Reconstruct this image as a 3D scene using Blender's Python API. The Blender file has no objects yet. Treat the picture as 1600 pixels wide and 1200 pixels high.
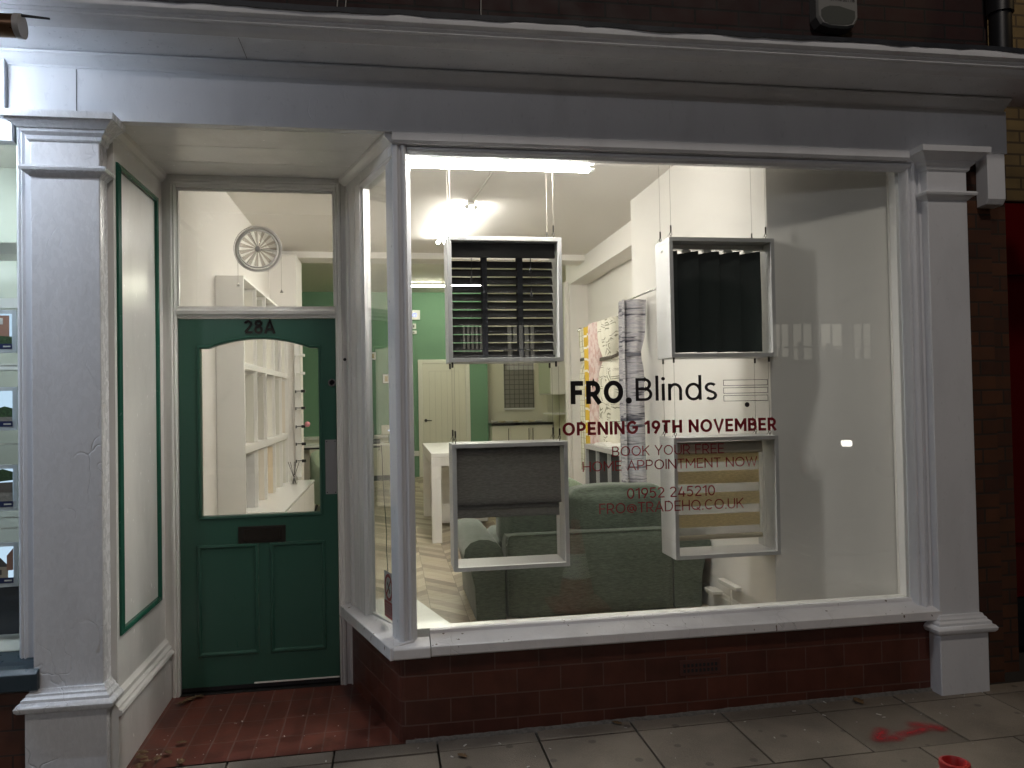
import bpy, bmesh, math, random
from mathutils import Vector, Matrix
R = math.radians
random.seed(7)
S = bpy.context.scene
COL = S.collection

# ------------------------------------------------------------------ camera
cam_d = bpy.data.cameras.new('camera'); cam = bpy.data.objects.new('camera', cam_d); COL.objects.link(cam)
right = Vector((0.98703407, -0.15942255, -0.01866023))
down = Vector((-0.01531214, 0.02220408, -0.99963619))
fwd = Vector((0.15977889, 0.9869607, 0.01947508))
M = Matrix((right, -down, -fwd)).transposed().to_4x4()
M.translation = Vector((-0.03467603, -3.43166474, 1.5))
cam.matrix_world = M
cam_d.lens = 27.0; cam_d.sensor_width = 36.0; cam_d.clip_start = 0.05; cam_d.clip_end = 400
S.camera = cam

# ------------------------------------------------------------------ world, exposure
W = bpy.data.worlds.new('World'); S.world = W; W.use_nodes = True
wn = W.node_tree; bg = wn.nodes['Background']
sky = wn.nodes.new('ShaderNodeTexSky'); sky.sky_type = 'NISHITA'; sky.sun_disc = False
sky.sun_elevation = R(-4); sky.sun_rotation = R(200)
wn.links.new(sky.outputs[0], bg.inputs[0]); bg.inputs[1].default_value = 0.05
S.view_settings.view_transform = 'Standard'; S.view_settings.look = 'None'
S.view_settings.exposure = 1.3; S.view_settings.gamma = 1.0
S.cycles.use_denoising = True
S.cycles.max_bounces = 10; S.cycles.diffuse_bounces = 5; S.cycles.glossy_bounces = 4
S.cycles.transparent_max_bounces = 24; S.cycles.transmission_bounces = 6
S.cycles.sample_clamp_indirect = 6.0
S.cycles.caustics_reflective = False; S.cycles.caustics_refractive = False

def lamp(name, kind, loc, energy, color, size=0.2, target=None, angle=None, size_y=None):
    d = bpy.data.lights.new(name, kind); d.energy = energy; d.color = color
    if kind == 'AREA':
        d.size = size
        if size_y: d.shape = 'RECTANGLE'; d.size_y = size_y
    else: d.shadow_soft_size = size
    if kind == 'SPOT': d.spot_size = R(angle); d.spot_blend = 0.6
    o = bpy.data.objects.new(name, d); COL.objects.link(o); o.location = loc
    if target is not None:
        o.rotation_euler = (Vector(target) - Vector(loc)).to_track_quat('-Z', 'Y').to_euler()
    return o
# the street lamps of this night street: one across the road, one up the road
lamp('street_lamp_light', 'POINT', (1.6, -4.4, 6.9), 125, (1.0, 0.90, 0.80), 0.25)
lamp('street_lamp_light', 'POINT', (-4.0, -11.0, 5.6), 125, (0.96, 0.95, 1.0), 0.25)
# alley lamp on the neighbouring building, right of the frame
lamp('alley_lamp_light', 'POINT', (4.6, -0.5, 4.6), 7, (1.0, 0.72, 0.36), 0.1)

TUBE_L = 44.0

# ------------------------------------------------------------------ helpers
def new_bm(): return bmesh.new()
def box(bm, x0, x1, y0, y1, z0, z1):
    vs = [bm.verts.new(p) for p in ((x0,y0,z0),(x1,y0,z0),(x1,y1,z0),(x0,y1,z0),(x0,y0,z1),(x1,y0,z1),(x1,y1,z1),(x0,y1,z1))]
    for f in ((0,3,2,1),(4,5,6,7),(0,1,5,4),(1,2,6,5),(2,3,7,6),(3,0,4,7)): bm.faces.new([vs[i] for i in f])
    return vs
def prism(bm, pts, vec):
    v = Vector(vec); a = [bm.verts.new(p) for p in pts]; b = [bm.verts.new(Vector(p) + v) for p in pts]
    n = len(a)
    bm.faces.new(a); bm.faces.new(list(reversed(b)))
    for i in range(n):
        j = (i + 1) % n; bm.faces.new((a[j], a[i], b[i], b[j]))
def sweep_x(bm, prof, x0, x1): prism(bm, [(x0, y, z) for y, z in prof], (x1 - x0, 0, 0))
def sweep_y(bm, prof, y0, y1): prism(bm, [(x, y0, z) for x, z in prof], (0, y1 - y0, 0))
def sweep_z(bm, prof, z0, z1): prism(bm, [(x, y, z0) for x, y in prof], (0, 0, z1 - z0))
def loft(bm, rings, cap=True, closed=True):
    rr = [[bm.verts.new(p) for p in r] for r in rings]; n = len(rr[0])
    for a, b in zip(rr, rr[1:]):
        for i in range(n if closed else n - 1):
            j = (i + 1) % n; bm.faces.new((a[i], a[j], b[j], b[i]))
    if cap: bm.faces.new(list(reversed(rr[0]))); bm.faces.new(rr[-1])
def collar(bm, x0, x1, yf, yb, prof):
    """mitred moulding round three sides of a pilaster: prof = [(overhang, z), ...]"""
    loft(bm, [[(x0 - o, yf - o, z), (x1 + o, yf - o, z), (x1 + o, yb, z), (x0 - o, yb, z)] for o, z in prof])
def tube(bm, pts, r, n=8, cap=True):
    pts = [Vector(p) for p in pts]; rings = []
    for i, p in enumerate(pts):
        d = (pts[min(i+1, len(pts)-1)] - pts[max(i-1, 0)]).normalized()
        a = d.cross(Vector((0, 0, 1)) if abs(d.z) < 0.9 else Vector((1, 0, 0))).normalized(); b = d.cross(a)
        rr = r[i] if isinstance(r, (list, tuple)) else r
        rings.append([p + a * rr * math.cos(2*math.pi*k/n) + b * rr * math.sin(2*math.pi*k/n) for k in range(n)])
    loft(bm, rings, cap)
def ring(bm, c, ax, R0, r, n=48, m=8):
    c = Vector(c); ax = Vector(ax).normalized(); a = ax.orthogonal().normalized(); b = ax.cross(a)
    vs = []
    for i in range(n):
        t = 2*math.pi*i/n; d = a*math.cos(t) + b*math.sin(t)
        vs.append([bm.verts.new(c + d*(R0 + r*math.cos(2*math.pi*k/m)) + ax*r*math.sin(2*math.pi*k/m)) for k in range(m)])
    for i in range(n):
        for k in range(m):
            bm.faces.new((vs[i][k], vs[(i+1) % n][k], vs[(i+1) % n][(k+1) % m], vs[i][(k+1) % m]))
def lathe(bm, c, prof, n=24):
    c = Vector(c)
    loft(bm, [[c + Vector((r*math.cos(2*math.pi*k/n), r*math.sin(2*math.pi*k/n), z)) for k in range(n)] for r, z in prof])
def rbox(bm, x0, x1, y0, y1, z0, z1, r, puff=(0, 0, 0), n=9, wob=0.0):
    """rounded, cushion-like box"""
    c = Vector(((x0+x1)/2, (y0+y1)/2, (z0+z1)/2)); h = Vector(((x1-x0)/2, (y1-y0)/2, (z1-z0)/2)); r = min(r, *h)
    b2 = bmesh.new(); bmesh.ops.create_cube(b2, size=2.0)
    bmesh.ops.subdivide_edges(b2, edges=b2.edges[:], cuts=n, use_grid_fill=True)
    k = h - Vector((r, r, r)); mp = {}
    ph = [random.uniform(0, 6) for _ in range(3)]
    for v in b2.verts:
        p = v.co
        q = Vector([math.copysign(min(1, abs(p[i])) ** 0.75, p[i]) * h[i] for i in range(3)])
        inner = Vector([max(-k[i], min(k[i], q[i])) for i in range(3)])
        d = q - inner
        if d.length > 1e-9: q = inner + d.normalized() * min(r, max(d.length, r*0.999))
        f = [math.cos(p[i]*math.pi/2) ** 0.7 if abs(p[i]) < 1 else 0 for i in range(3)]
        q.x += puff[0]*p.x*f[1]*f[2]; q.y += puff[1]*p.y*f[0]*f[2]; q.z += puff[2]*p.z*f[0]*f[1]
        if wob: q += Vector((0, 1, 1)) * wob * math.sin(q.x*17+ph[0]) * math.cos(q.z*13+ph[1])
        mp[v] = bm.verts.new(c + q)
    for f in b2.faces: bm.faces.new([mp[v] for v in f.verts])
    b2.free()

class Thing:
    def __init__(s, name, label, cat, loc=(0, 0, 0), group=None):
        o = bpy.data.objects.new(name, None); COL.objects.link(o); o.location = loc; o.empty_display_size = 0.1
        o['label'] = label; o['category'] = cat
        if group: o['group'] = group
        s.root = o; s.loc = Vector(loc)
    def part(s, name, bm, m, parent=None, label=None, bevel=0, smooth=None, kind=None):
        o = mesh_obj(name, bm, m, s.loc, bevel, smooth); o.parent = parent or s.root
        if parent is None: o.location = (0, 0, 0)
        else: o.location = (0, 0, 0)
        if label: o['label'] = label
        if kind: o['kind'] = kind
        return o
def mesh_obj(name, bm, m, org=(0, 0, 0), bevel=0, smooth=None):
    org = Vector(org)
    if org.length: bmesh.ops.translate(bm, verts=bm.verts, vec=-org)
    bmesh.ops.recalc_face_normals(bm, faces=bm.faces)
    me = bpy.data.meshes.new(name); bm.to_mesh(me); bm.free()
    me.materials.append(m)
    if smooth is not None:
        for p in me.polygons: p.use_smooth = True
        me.set_sharp_from_angle(angle=R(smooth))
    o = bpy.data.objects.new(name, me); COL.objects.link(o)
    if bevel:
        b = o.modifiers.new('bevel', 'BEVEL'); b.width = bevel; b.segments = 2; b.limit_method = 'ANGLE'; b.angle_limit = R(40)
    return o
def single(name, label, cat, bm, m, loc=(0,0,0), group=None, bevel=0, smooth=None, kind=None):
    o = mesh_obj(name, bm, m, loc, bevel, smooth); o.location = loc
    o['label'] = label; o['category'] = cat
    if group: o['group'] = group
    if kind: o['kind'] = kind
    return o
def struct(name, bm, m, bevel=0, smooth=None):
    o = mesh_obj(name, bm, m, (0, 0, 0), bevel, smooth); o['kind'] = 'structure'; return o

# ------------------------------------------------------------------ materials
def nt(name):
    m = bpy.data.materials.new(name); m.use_nodes = True
    t = m.node_tree; return m, t, t.nodes['Principled BSDF']
def nd(t, typ, **kw):
    n = t.nodes.new(typ)
    for k, v in kw.items():
        if k.startswith('i_'): n.inputs[k[2:].replace('_', ' ')].default_value = v
        else: setattr(n, k, v)
    return n
def L(t, a, b): t.links.new(a, b)
def mathn(t, op, a, b=None, clamp=False):
    n = t.nodes.new('ShaderNodeMath'); n.operation = op; n.use_clamp = clamp
    for i, v in enumerate((a, b)):
        if v is None: continue
        if isinstance(v, (int, float)): n.inputs[i].default_value = v
        else: t.links.new(v, n.inputs[i])
    return n.outputs[0]
def ramp(t, src, stops):
    n = t.nodes.new('ShaderNodeValToRGB'); e = n.color_ramp.elements
    while len(e) < len(stops): e.new(0.5)
    for i, (p, c) in enumerate(stops):
        e[i].position = p; e[i].color = (c[0], c[1], c[2], 1) if not isinstance(c, (int, float)) else (c, c, c, 1)
    L(t, src, n.inputs[0]); return n.outputs[0]
def c4(c): return (c[0], c[1], c[2], 1)
def plain(name, col, rough=0.5, metal=0.0, bump=0.0, scale=40, stretch=(1, 1, 1), var=0.0, spec=0.5, coat=0.0):
    m, t, p = nt(name); p.inputs['Base Color'].default_value = c4(col); p.inputs['Roughness'].default_value = rough
    p.inputs['Metallic'].default_value = metal; p.inputs['Specular IOR Level'].default_value = spec
    p.inputs['Coat Weight'].default_value = coat
    tc = nd(t, 'ShaderNodeTexCoord'); mp = nd(t, 'ShaderNodeMapping'); mp.inputs['Scale'].default_value = stretch
    L(t, tc.outputs['Object'], mp.inputs[0])
    nz = nd(t, 'ShaderNodeTexNoise'); nz.inputs['Scale'].default_value = scale; nz.inputs['Detail'].default_value = 5
    L(t, mp.outputs[0], nz.inputs['Vector'])
    if bump:
        b = nd(t, 'ShaderNodeBump'); b.inputs['Strength'].default_value = bump; b.inputs['Distance'].default_value = 0.003
        L(t, nz.outputs[0], b.inputs['Height']); L(t, b.outputs[0], p.inputs['Normal'])
    if var:
        o = ramp(t, nz.outputs[0], [(0.3, [x*(1-var) for x in col]), (0.7, [min(1, x*(1+var)) for x in col])])
        L(t, o, p.inputs['Base Color'])
    L(t, mathn(t, 'MULTIPLY_ADD', nz.outputs[0], 0.12), p.inputs['Roughness'])
    p.inputs['Roughness'].links[0].from_node.inputs[2].default_value = rough - 0.06
    return m
def emit(name, col, s):
    m, t, p = nt(name); t.nodes.remove(p); e = nd(t, 'ShaderNodeEmission'); e.inputs[0].default_value = c4(col); e.inputs[1].default_value = s
    L(t, e.outputs[0], t.nodes['Material Output'].inputs[0]); return m
def old_paint(name, col, rough, crack=0.5, amt=0.55, dist=0.0022, chips=0.0):
    """many coats of gloss paint over timber: brush streaks, runs, a network of cracks, scuffs"""
    m, t, p = nt(name)
    tc = nd(t, 'ShaderNodeTexCoord')
    def noise(sc, st, det=4, dist=0.0):
        mp = nd(t, 'ShaderNodeMapping'); mp.inputs['Scale'].default_value = st; L(t, tc.outputs['Object'], mp.inputs[0])
        n = nd(t, 'ShaderNodeTexNoise'); n.inputs['Scale'].default_value = sc; n.inputs['Detail'].default_value = det; n.inputs['Distortion'].default_value = dist
        L(t, mp.outputs[0], n.inputs['Vector']); return n.outputs[0]
    broad = noise(2.2, (1, 1, 1), 3); streak = noise(26, (1, 1, 0.08), 3); fine = noise(55, (1, 1, 0.5), 5, 0.4)
    wp = nd(t, 'ShaderNodeVectorMath'); wp.operation = 'ADD'
    nc = nd(t, 'ShaderNodeTexNoise'); nc.inputs['Scale'].default_value = 6; L(t, tc.outputs['Object'], nc.inputs['Vector'])
    sc = nd(t, 'ShaderNodeVectorMath'); sc.operation = 'SCALE'; sc.inputs[3].default_value = 0.25; L(t, nc.outputs[1], sc.inputs[0])
    mv = nd(t, 'ShaderNodeMapping'); mv.inputs['Scale'].default_value = (1.3, 1, 0.45); L(t, tc.outputs['Object'], mv.inputs[0]); L(t, mv.outputs[0], wp.inputs[0]); L(t, sc.outputs[0], wp.inputs[1])
    vo = nd(t, 'ShaderNodeTexVoronoi'); vo.feature = 'DISTANCE_TO_EDGE'; vo.inputs['Scale'].default_value = 5.5; L(t, wp.outputs[0], vo.inputs['Vector'])
    ck = ramp(t, vo.outputs[0], [(0.0, 0.0), (0.018, 1.0)])
    msk = ramp(t, noise(1.7, (1, 1, 1), 3), [(0.5, 0.0), (0.62, 1.0)])
    mix = nd(t, 'ShaderNodeMix'); mix.data_type = 'FLOAT'; L(t, msk, mix.inputs[0]); mix.inputs[2].default_value = 1.0; L(t, ck, mix.inputs[3])
    h = mathn(t, 'ADD', mathn(t, 'MULTIPLY', streak, 0.35), mathn(t, 'MULTIPLY', fine, 0.5))
    h = mathn(t, 'ADD', h, mathn(t, 'MULTIPLY', mix.outputs[0], crack * 1.2))
    h = mathn(t, 'ADD', h, mathn(t, 'MULTIPLY', broad, 1.5))
    b = nd(t, 'ShaderNodeBump'); b.inputs['Strength'].default_value = amt; b.inputs['Distance'].default_value = dist
    L(t, h, b.inputs['Height']); L(t, b.outputs[0], p.inputs['Normal'])
    dirt = ramp(t, noise(7, (1, 1, 0.35), 6), [(0.25, [x*0.90 for x in col]), (0.5, col), (1, [min(1, x*1.04) for x in col])])
    if chips:
        cn = noise(34, (1, 1, 0.6), 2)
        cm = nd(t, 'ShaderNodeMix'); cm.data_type = 'RGBA'; L(t, ramp(t, cn, [(0.715-0.03*chips, 0.0), (0.725-0.03*chips, 1.0)]), cm.inputs[0]); L(t, dirt, cm.inputs[6]); cm.inputs[7].default_value = (0.16, 0.13, 0.11, 1); dirt = cm.outputs[2]
    L(t, dirt, p.inputs['Base Color'])
    r = mathn(t, 'MULTIPLY_ADD', fine, 0.22); r.node.inputs[2].default_value = rough - 0.10
    L(t, r, p.inputs['Roughness'])
    return m
def brick(name, c1, c2, mortar, bw, rh, ms=0.008, rough=0.7, off=0.5, bump=0.4, noise_amt=0.5, uv='UV', coatv=0.0):
    m, t, p = nt(name); tc = nd(t, 'ShaderNodeTexCoord')
    b = nd(t, 'ShaderNodeTexBrick'); b.offset = off; b.inputs['Color1'].default_value = c4(c1); b.inputs['Color2'].default_value = c4(c2)
    b.inputs['Mortar'].default_value = c4(mortar); b.inputs['Scale'].default_value = 1; b.inputs['Brick Width'].default_value = bw
    b.inputs['Row Height'].default_value = rh; b.inputs['Mortar Size'].default_value = ms; b.inputs['Mortar Smooth'].default_value = 0.3
    b.inputs['Bias'].default_value = 0.0
    L(t, tc.outputs[uv], b.inputs['Vector'])
    nz = nd(t, 'ShaderNodeTexNoise'); nz.inputs['Scale'].default_value = 9; nz.inputs['Detail'].default_value = 8; L(t, tc.outputs[uv], nz.inputs['Vector'])
    mx = nd(t, 'ShaderNodeMix'); mx.data_type = 'RGBA'; mx.blend_type = 'MULTIPLY'; mx.inputs[0].default_value = noise_amt
    L(t, b.outputs[0], mx.inputs[6]); L(t, ramp(t, nz.outputs[0], [(0.3, 0.45), (0.65, 1.1)]), mx.inputs[7])
    L(t, mx.outputs[2], p.inputs['Base Color'])
    n2 = nd(t, 'ShaderNodeTexNoise'); n2.inputs['Scale'].default_value = 60; n2.inputs['Detail'].default_value = 4; L(t, tc.outputs[uv], n2.inputs['Vector'])
    h = mathn(t, 'ADD', mathn(t, 'MULTIPLY', b.outputs[1], -1.0), mathn(t, 'MULTIPLY', n2.outputs[0], 0.35))
    bp = nd(t, 'ShaderNodeBump'); bp.inputs['Strength'].default_value = bump; bp.inputs['Distance'].default_value = 0.004
    L(t, h, bp.inputs['Height']); L(t, bp.outputs[0], p.inputs['Normal'])
    rr = mathn(t, 'MULTIPLY_ADD', nz.outputs[0], 0.4); rr.node.inputs[2].default_value = rough - 0.2; L(t, rr, p.inputs['Roughness'])
    p.inputs['Coat Weight'].default_value = coatv; p.inputs['Coat Roughness'].default_value = 0.15
    return m
def glass(name, tint=(0.97, 0.985, 0.98), f0=0.045, rough=0.0, haze=0.0):
    m, t, p = nt(name); t.nodes.remove(p)
    lw = nd(t, 'ShaderNodeLayerWeight'); lw.inputs[0].default_value = 0.5
    f = mathn(t, 'POWER', lw.outputs['Facing'], 5.0)
    f = mathn(t, 'MULTIPLY_ADD', f, 0.9); f.node.inputs[2].default_value = f0
    tr = nd(t, 'ShaderNodeBsdfTransparent'); tr.inputs[0].default_value = c4(tint)
    gl = nd(t, 'ShaderNodeBsdfGlossy'); gl.inputs['Roughness'].default_value = rough
    tc = nd(t, 'ShaderNodeTexCoord'); nz = nd(t, 'ShaderNodeTexNoise'); nz.inputs['Scale'].default_value = 0.9; nz.inputs['Detail'].default_value = 1
    L(t, tc.outputs['Object'], nz.inputs['Vector'])
    bp = nd(t, 'ShaderNodeBump'); bp.inputs['Strength'].default_value = 0.25; bp.inputs['Distance'].default_value = 0.004
    L(t, nz.outputs[0], bp.inputs['Height']); L(t, bp.outputs[0], gl.inputs['Normal'])
    mx = nd(t, 'ShaderNodeMixShader'); L(t, f, mx.inputs[0]); L(t, tr.outputs[0], mx.inputs[1]); L(t, gl.outputs[0], mx.inputs[2])
    n2 = nd(t, 'ShaderNodeTexNoise'); n2.inputs['Scale'].default_value = 2.6; n2.inputs['Detail'].default_value = 9; n2.inputs['Distortion'].default_value = 1.2
    L(t, tc.outputs['Object'], n2.inputs['Vector'])
    df = nd(t, 'ShaderNodeBsdfDiffuse'); df.inputs[0].default_value = (0.8, 0.8, 0.8, 1)
    m3 = nd(t, 'ShaderNodeMixShader'); L(t, ramp(t, n2.outputs[0], [(0.48, 0.002), (0.64, 0.012), (0.78, 0.04)]), m3.inputs[0]); L(t, mx.outputs[0], m3.inputs[1]); L(t, df.outputs[0], m3.inputs[2])
    L(t, m3.outputs[0], t.nodes['Material Output'].inputs[0]); return m
def uvmap(o, fn):
    me = o.data; uv = me.uv_layers.new(name='UVMap')
    for p in me.polygons:
        for li in p.loop_indices:
            uv.data[li].uv = fn(me.vertices[me.loops[li].vertex_index].co, p.normal)
def wall_uv(co, n):
    if abs(n.z) > 0.7: return (co.x, co.y)
    if abs(n.x) > abs(n.y): return (co.y, co.z)
    return (co.x, co.z)

M_front = old_paint('shopfront_gloss', (0.72, 0.73, 0.76), 0.30, 0.5, 0.45)
M_pil = old_paint('pilaster_gloss', (0.72, 0.73, 0.76), 0.26, 0.6, 0.9, 0.0038)
M_lobby = old_paint('lobby_gloss', (0.78, 0.77, 0.75), 0.22, 0.1, 0.13)
M_sill = old_paint('sill_gloss', (0.78, 0.77, 0.78), 0.20, 0.9, 0.8, 0.003, 0.3)
M_green = plain('door_green', (0.030, 0.096, 0.070), 0.30, bump=0.12, scale=60, stretch=(1, 1, 0.15))
M_bead = plain('green_bead', (0.020, 0.105, 0.070), 0.25)
M_wall = plain('wall_cream', (0.80, 0.77, 0.725), 0.75, bump=0.10, scale=25, var=0.015)
M_wallg = plain('wall_green', (0.15, 0.28, 0.175), 0.8, bump=0.06, scale=25, var=0.02)
M_kitch = plain('wall_kitchen', (0.66, 0.64, 0.50), 0.75, bump=0.05, scale=25)
M_ceil = plain('ceiling_white', (0.76, 0.73, 0.69), 0.85, bump=0.10, scale=18)
M_white = plain('white_melamine', (0.78, 0.76, 0.72), 0.35, var=0.01)
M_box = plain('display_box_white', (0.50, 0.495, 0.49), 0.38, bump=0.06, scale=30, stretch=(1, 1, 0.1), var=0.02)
M_whitegl = plain('white_gloss', (0.8, 0.79, 0.75), 0.2)
M_black = plain('black_satin', (0.012, 0.012, 0.014), 0.35)
M_blackgl = plain('black_gloss', (0.006, 0.006, 0.007), 0.08, spec=0.8)
M_steel = plain('steel', (0.55, 0.54, 0.52), 0.25, metal=1.0)
M_dkmetal = plain('dark_metal', (0.05, 0.045, 0.04), 0.35, metal=0.8)
M_plate = plain('steel_plate', (0.36, 0.36, 0.37), 0.35, metal=0.7)
M_glass = glass('window_glass', f0=0.05)
M_glass_side = glass('side_window_glass', f0=0.06)
M_clear = glass('clear_plastic', (0.93, 0.93, 0.92), 0.06)
M_tube = emit('tube_lit', (1.0, 0.95, 0.88), TUBE_L)
M_tubew = emit('tube_lit_window', (1.0, 0.95, 0.89), 185.0)
M_tubeb = emit('tube_lit_back', (1.0, 0.96, 0.78), TUBE_L * 0.95)
M_cool = emit('trough_tube_lit', (0.74, 0.85, 1.0), 80.0)
M_nred = plain('letter_red', (0.22, 0.006, 0.016), 0.45)
M_nblack = plain('letter_black', (0.010, 0.008, 0.010), 0.45)
M_leaf = plain('dead_leaf', (0.14, 0.085, 0.04), 0.7, var=0.4, scale=80)
M_lead = plain('lead_flashing', (0.030, 0.033, 0.040), 0.5, bump=0.5, scale=14, var=0.3)
M_tiles = brick('red_glazed_tile', (0.075, 0.022, 0.015), (0.115, 0.034, 0.021), (0.125, 0.068, 0.055), 0.20, 0.107, 0.0035, 0.40, 0.5, 0.35, 0.5)
M_quarry = brick('quarry_tile', (0.125, 0.036, 0.025), (0.16, 0.048, 0.032), (0.16, 0.09, 0.075), 0.098, 0.20, 0.0038, 0.45, 0.0, 0.4, 0.85)
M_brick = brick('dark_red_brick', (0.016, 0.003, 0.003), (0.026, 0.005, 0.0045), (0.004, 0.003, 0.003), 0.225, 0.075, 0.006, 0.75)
M_brick2 = brick('orange_brick', (0.085, 0.030, 0.011), (0.045, 0.015, 0.008), (0.03, 0.018, 0.012), 0.225, 0.075, 0.006, 0.8)
M_bricky = brick('yellow_brick', (0.15, 0.11, 0.05), (0.12, 0.085, 0.04), (0.05, 0.035, 0.02), 0.225, 0.075, 0.008, 0.8)
M_redshop = plain('dark_red_gloss', (0.075, 0.002, 0.003), 0.22)
M_navy = old_paint('navy_sill_paint', (0.030, 0.05, 0.065), 0.30, 1.0)

def sofa_mat(name, col):
    m, t, p = nt(name); tc = nd(t, 'ShaderNodeTexCoord')
    mp = nd(t, 'ShaderNodeMapping'); mp.inputs['Scale'].default_value = (0.16, 1, 1); L(t, tc.outputs['Object'], mp.inputs[0])
    n = nd(t, 'ShaderNodeTexNoise'); n.inputs['Scale'].default_value = 190; n.inputs['Detail'].default_value = 3; L(t, mp.outputs[0], n.inputs['Vector'])
    n2 = nd(t, 'ShaderNodeTexNoise'); n2.inputs['Scale'].default_value = 5; n2.inputs['Detail'].default_value = 3; L(t, tc.outputs['Object'], n2.inputs['Vector'])
    o = ramp(t, n.outputs[0], [(0.32, [x*0.62 for x in col]), (0.68, [x*1.3 for x in col])])
    L(t, o, p.inputs['Base Color']); p.inputs['Roughness'].default_value = 0.95
    p.inputs['Sheen Weight'].default_value = 0.3; p.inputs['Sheen Roughness'].default_value = 0.5
    b = nd(t, 'ShaderNodeBump'); b.inputs['Strength'].default_value = 0.5; b.inputs['Distance'].default_value = 0.002
    b2 = nd(t, 'ShaderNodeBump'); b2.inputs['Strength'].default_value = 0.35; b2.inputs['Distance'].default_value = 0.03
    L(t, n2.outputs[0], b2.inputs['Height']); L(t, b2.outputs[0], b.inputs['Normal'])
    L(t, n.outputs[0], b.inputs['Height']); L(t, b.outputs[0], p.inputs['Normal']); return m
M_sofa = sofa_mat('sofa_green_weave', (0.098, 0.125, 0.094))
M_tub = sofa_mat('tub_chair_green', (0.30, 0.37, 0.25))

def chevron():
    m, t, p = nt('chevron_floor'); tc = nd(t, 'ShaderNodeTexCoord'); sp = nd(t, 'ShaderNodeSeparateXYZ'); L(t, tc.outputs['Object'], sp.inputs[0])
    Wd = 0.42; ph = 0.12
    cx = mathn(t, 'DIVIDE', sp.outputs[0], Wd); fr = mathn(t, 'FRACT', cx); col = mathn(t, 'FLOOR', cx)
    tri = mathn(t, 'ABSOLUTE', mathn(t, 'SUBTRACT', fr, 0.5))
    w = mathn(t, 'ADD', sp.outputs[1], mathn(t, 'MULTIPLY', tri, Wd*1.15))
    pk = mathn(t, 'DIVIDE', w, ph); idn = mathn(t, 'FLOOR', pk); fk = mathn(t, 'FRACT', pk)
    half = mathn(t, 'FLOOR', mathn(t, 'MULTIPLY', cx, 2.0))
    cb = nd(t, 'ShaderNodeCombineXYZ'); L(t, idn, cb.inputs[0]); L(t, half, cb.inputs[1])
    wn_ = nd(t, 'ShaderNodeTexWhiteNoise'); L(t, cb.outputs[0], wn_.inputs[0])
    mp = nd(t, 'ShaderNodeMapping'); mp.inputs['Scale'].default_value = (1.5, 7, 1); L(t, tc.outputs['Object'], mp.inputs[0])
    nz = nd(t, 'ShaderNodeTexNoise'); nz.inputs['Scale'].default_value = 6; nz.inputs['Detail'].default_value = 6; L(t, mp.outputs[0], nz.inputs['Vector'])
    v = mathn(t, 'ADD', mathn(t, 'MULTIPLY', wn_.outputs[0], 0.7), mathn(t, 'MULTIPLY', nz.outputs[0], 0.45))
    o = ramp(t, v, [(0.15, (0.17, 0.135, 0.10)), (0.5, (0.34, 0.285, 0.205)), (0.95, (0.58, 0.51, 0.38))])
    gap = ramp(t, mathn(t, 'ABSOLUTE', mathn(t, 'SUBTRACT', fk, 0.5)), [(0.478, 1.0), (0.49, 0.5)])
    gx = ramp(t, mathn(t, 'ABSOLUTE', mathn(t, 'SUBTRACT', mathn(t, 'FRACT', mathn(t, 'MULTIPLY', cx, 2.0)), 0.5)), [(0.488, 1.0), (0.495, 0.5)])
    mx = nd(t, 'ShaderNodeMix'); mx.data_type = 'RGBA'; mx.blend_type = 'MULTIPLY'; mx.inputs[0].default_value = 1
    L(t, o, mx.inputs[6]); L(t, mathn(t, 'MULTIPLY', gap, gx), mx.inputs[7]); L(t, mx.outputs[2], p.inputs['Base Color'])
    p.inputs['Roughness'].default_value = 0.42; return m
M_floor = chevron()

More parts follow.
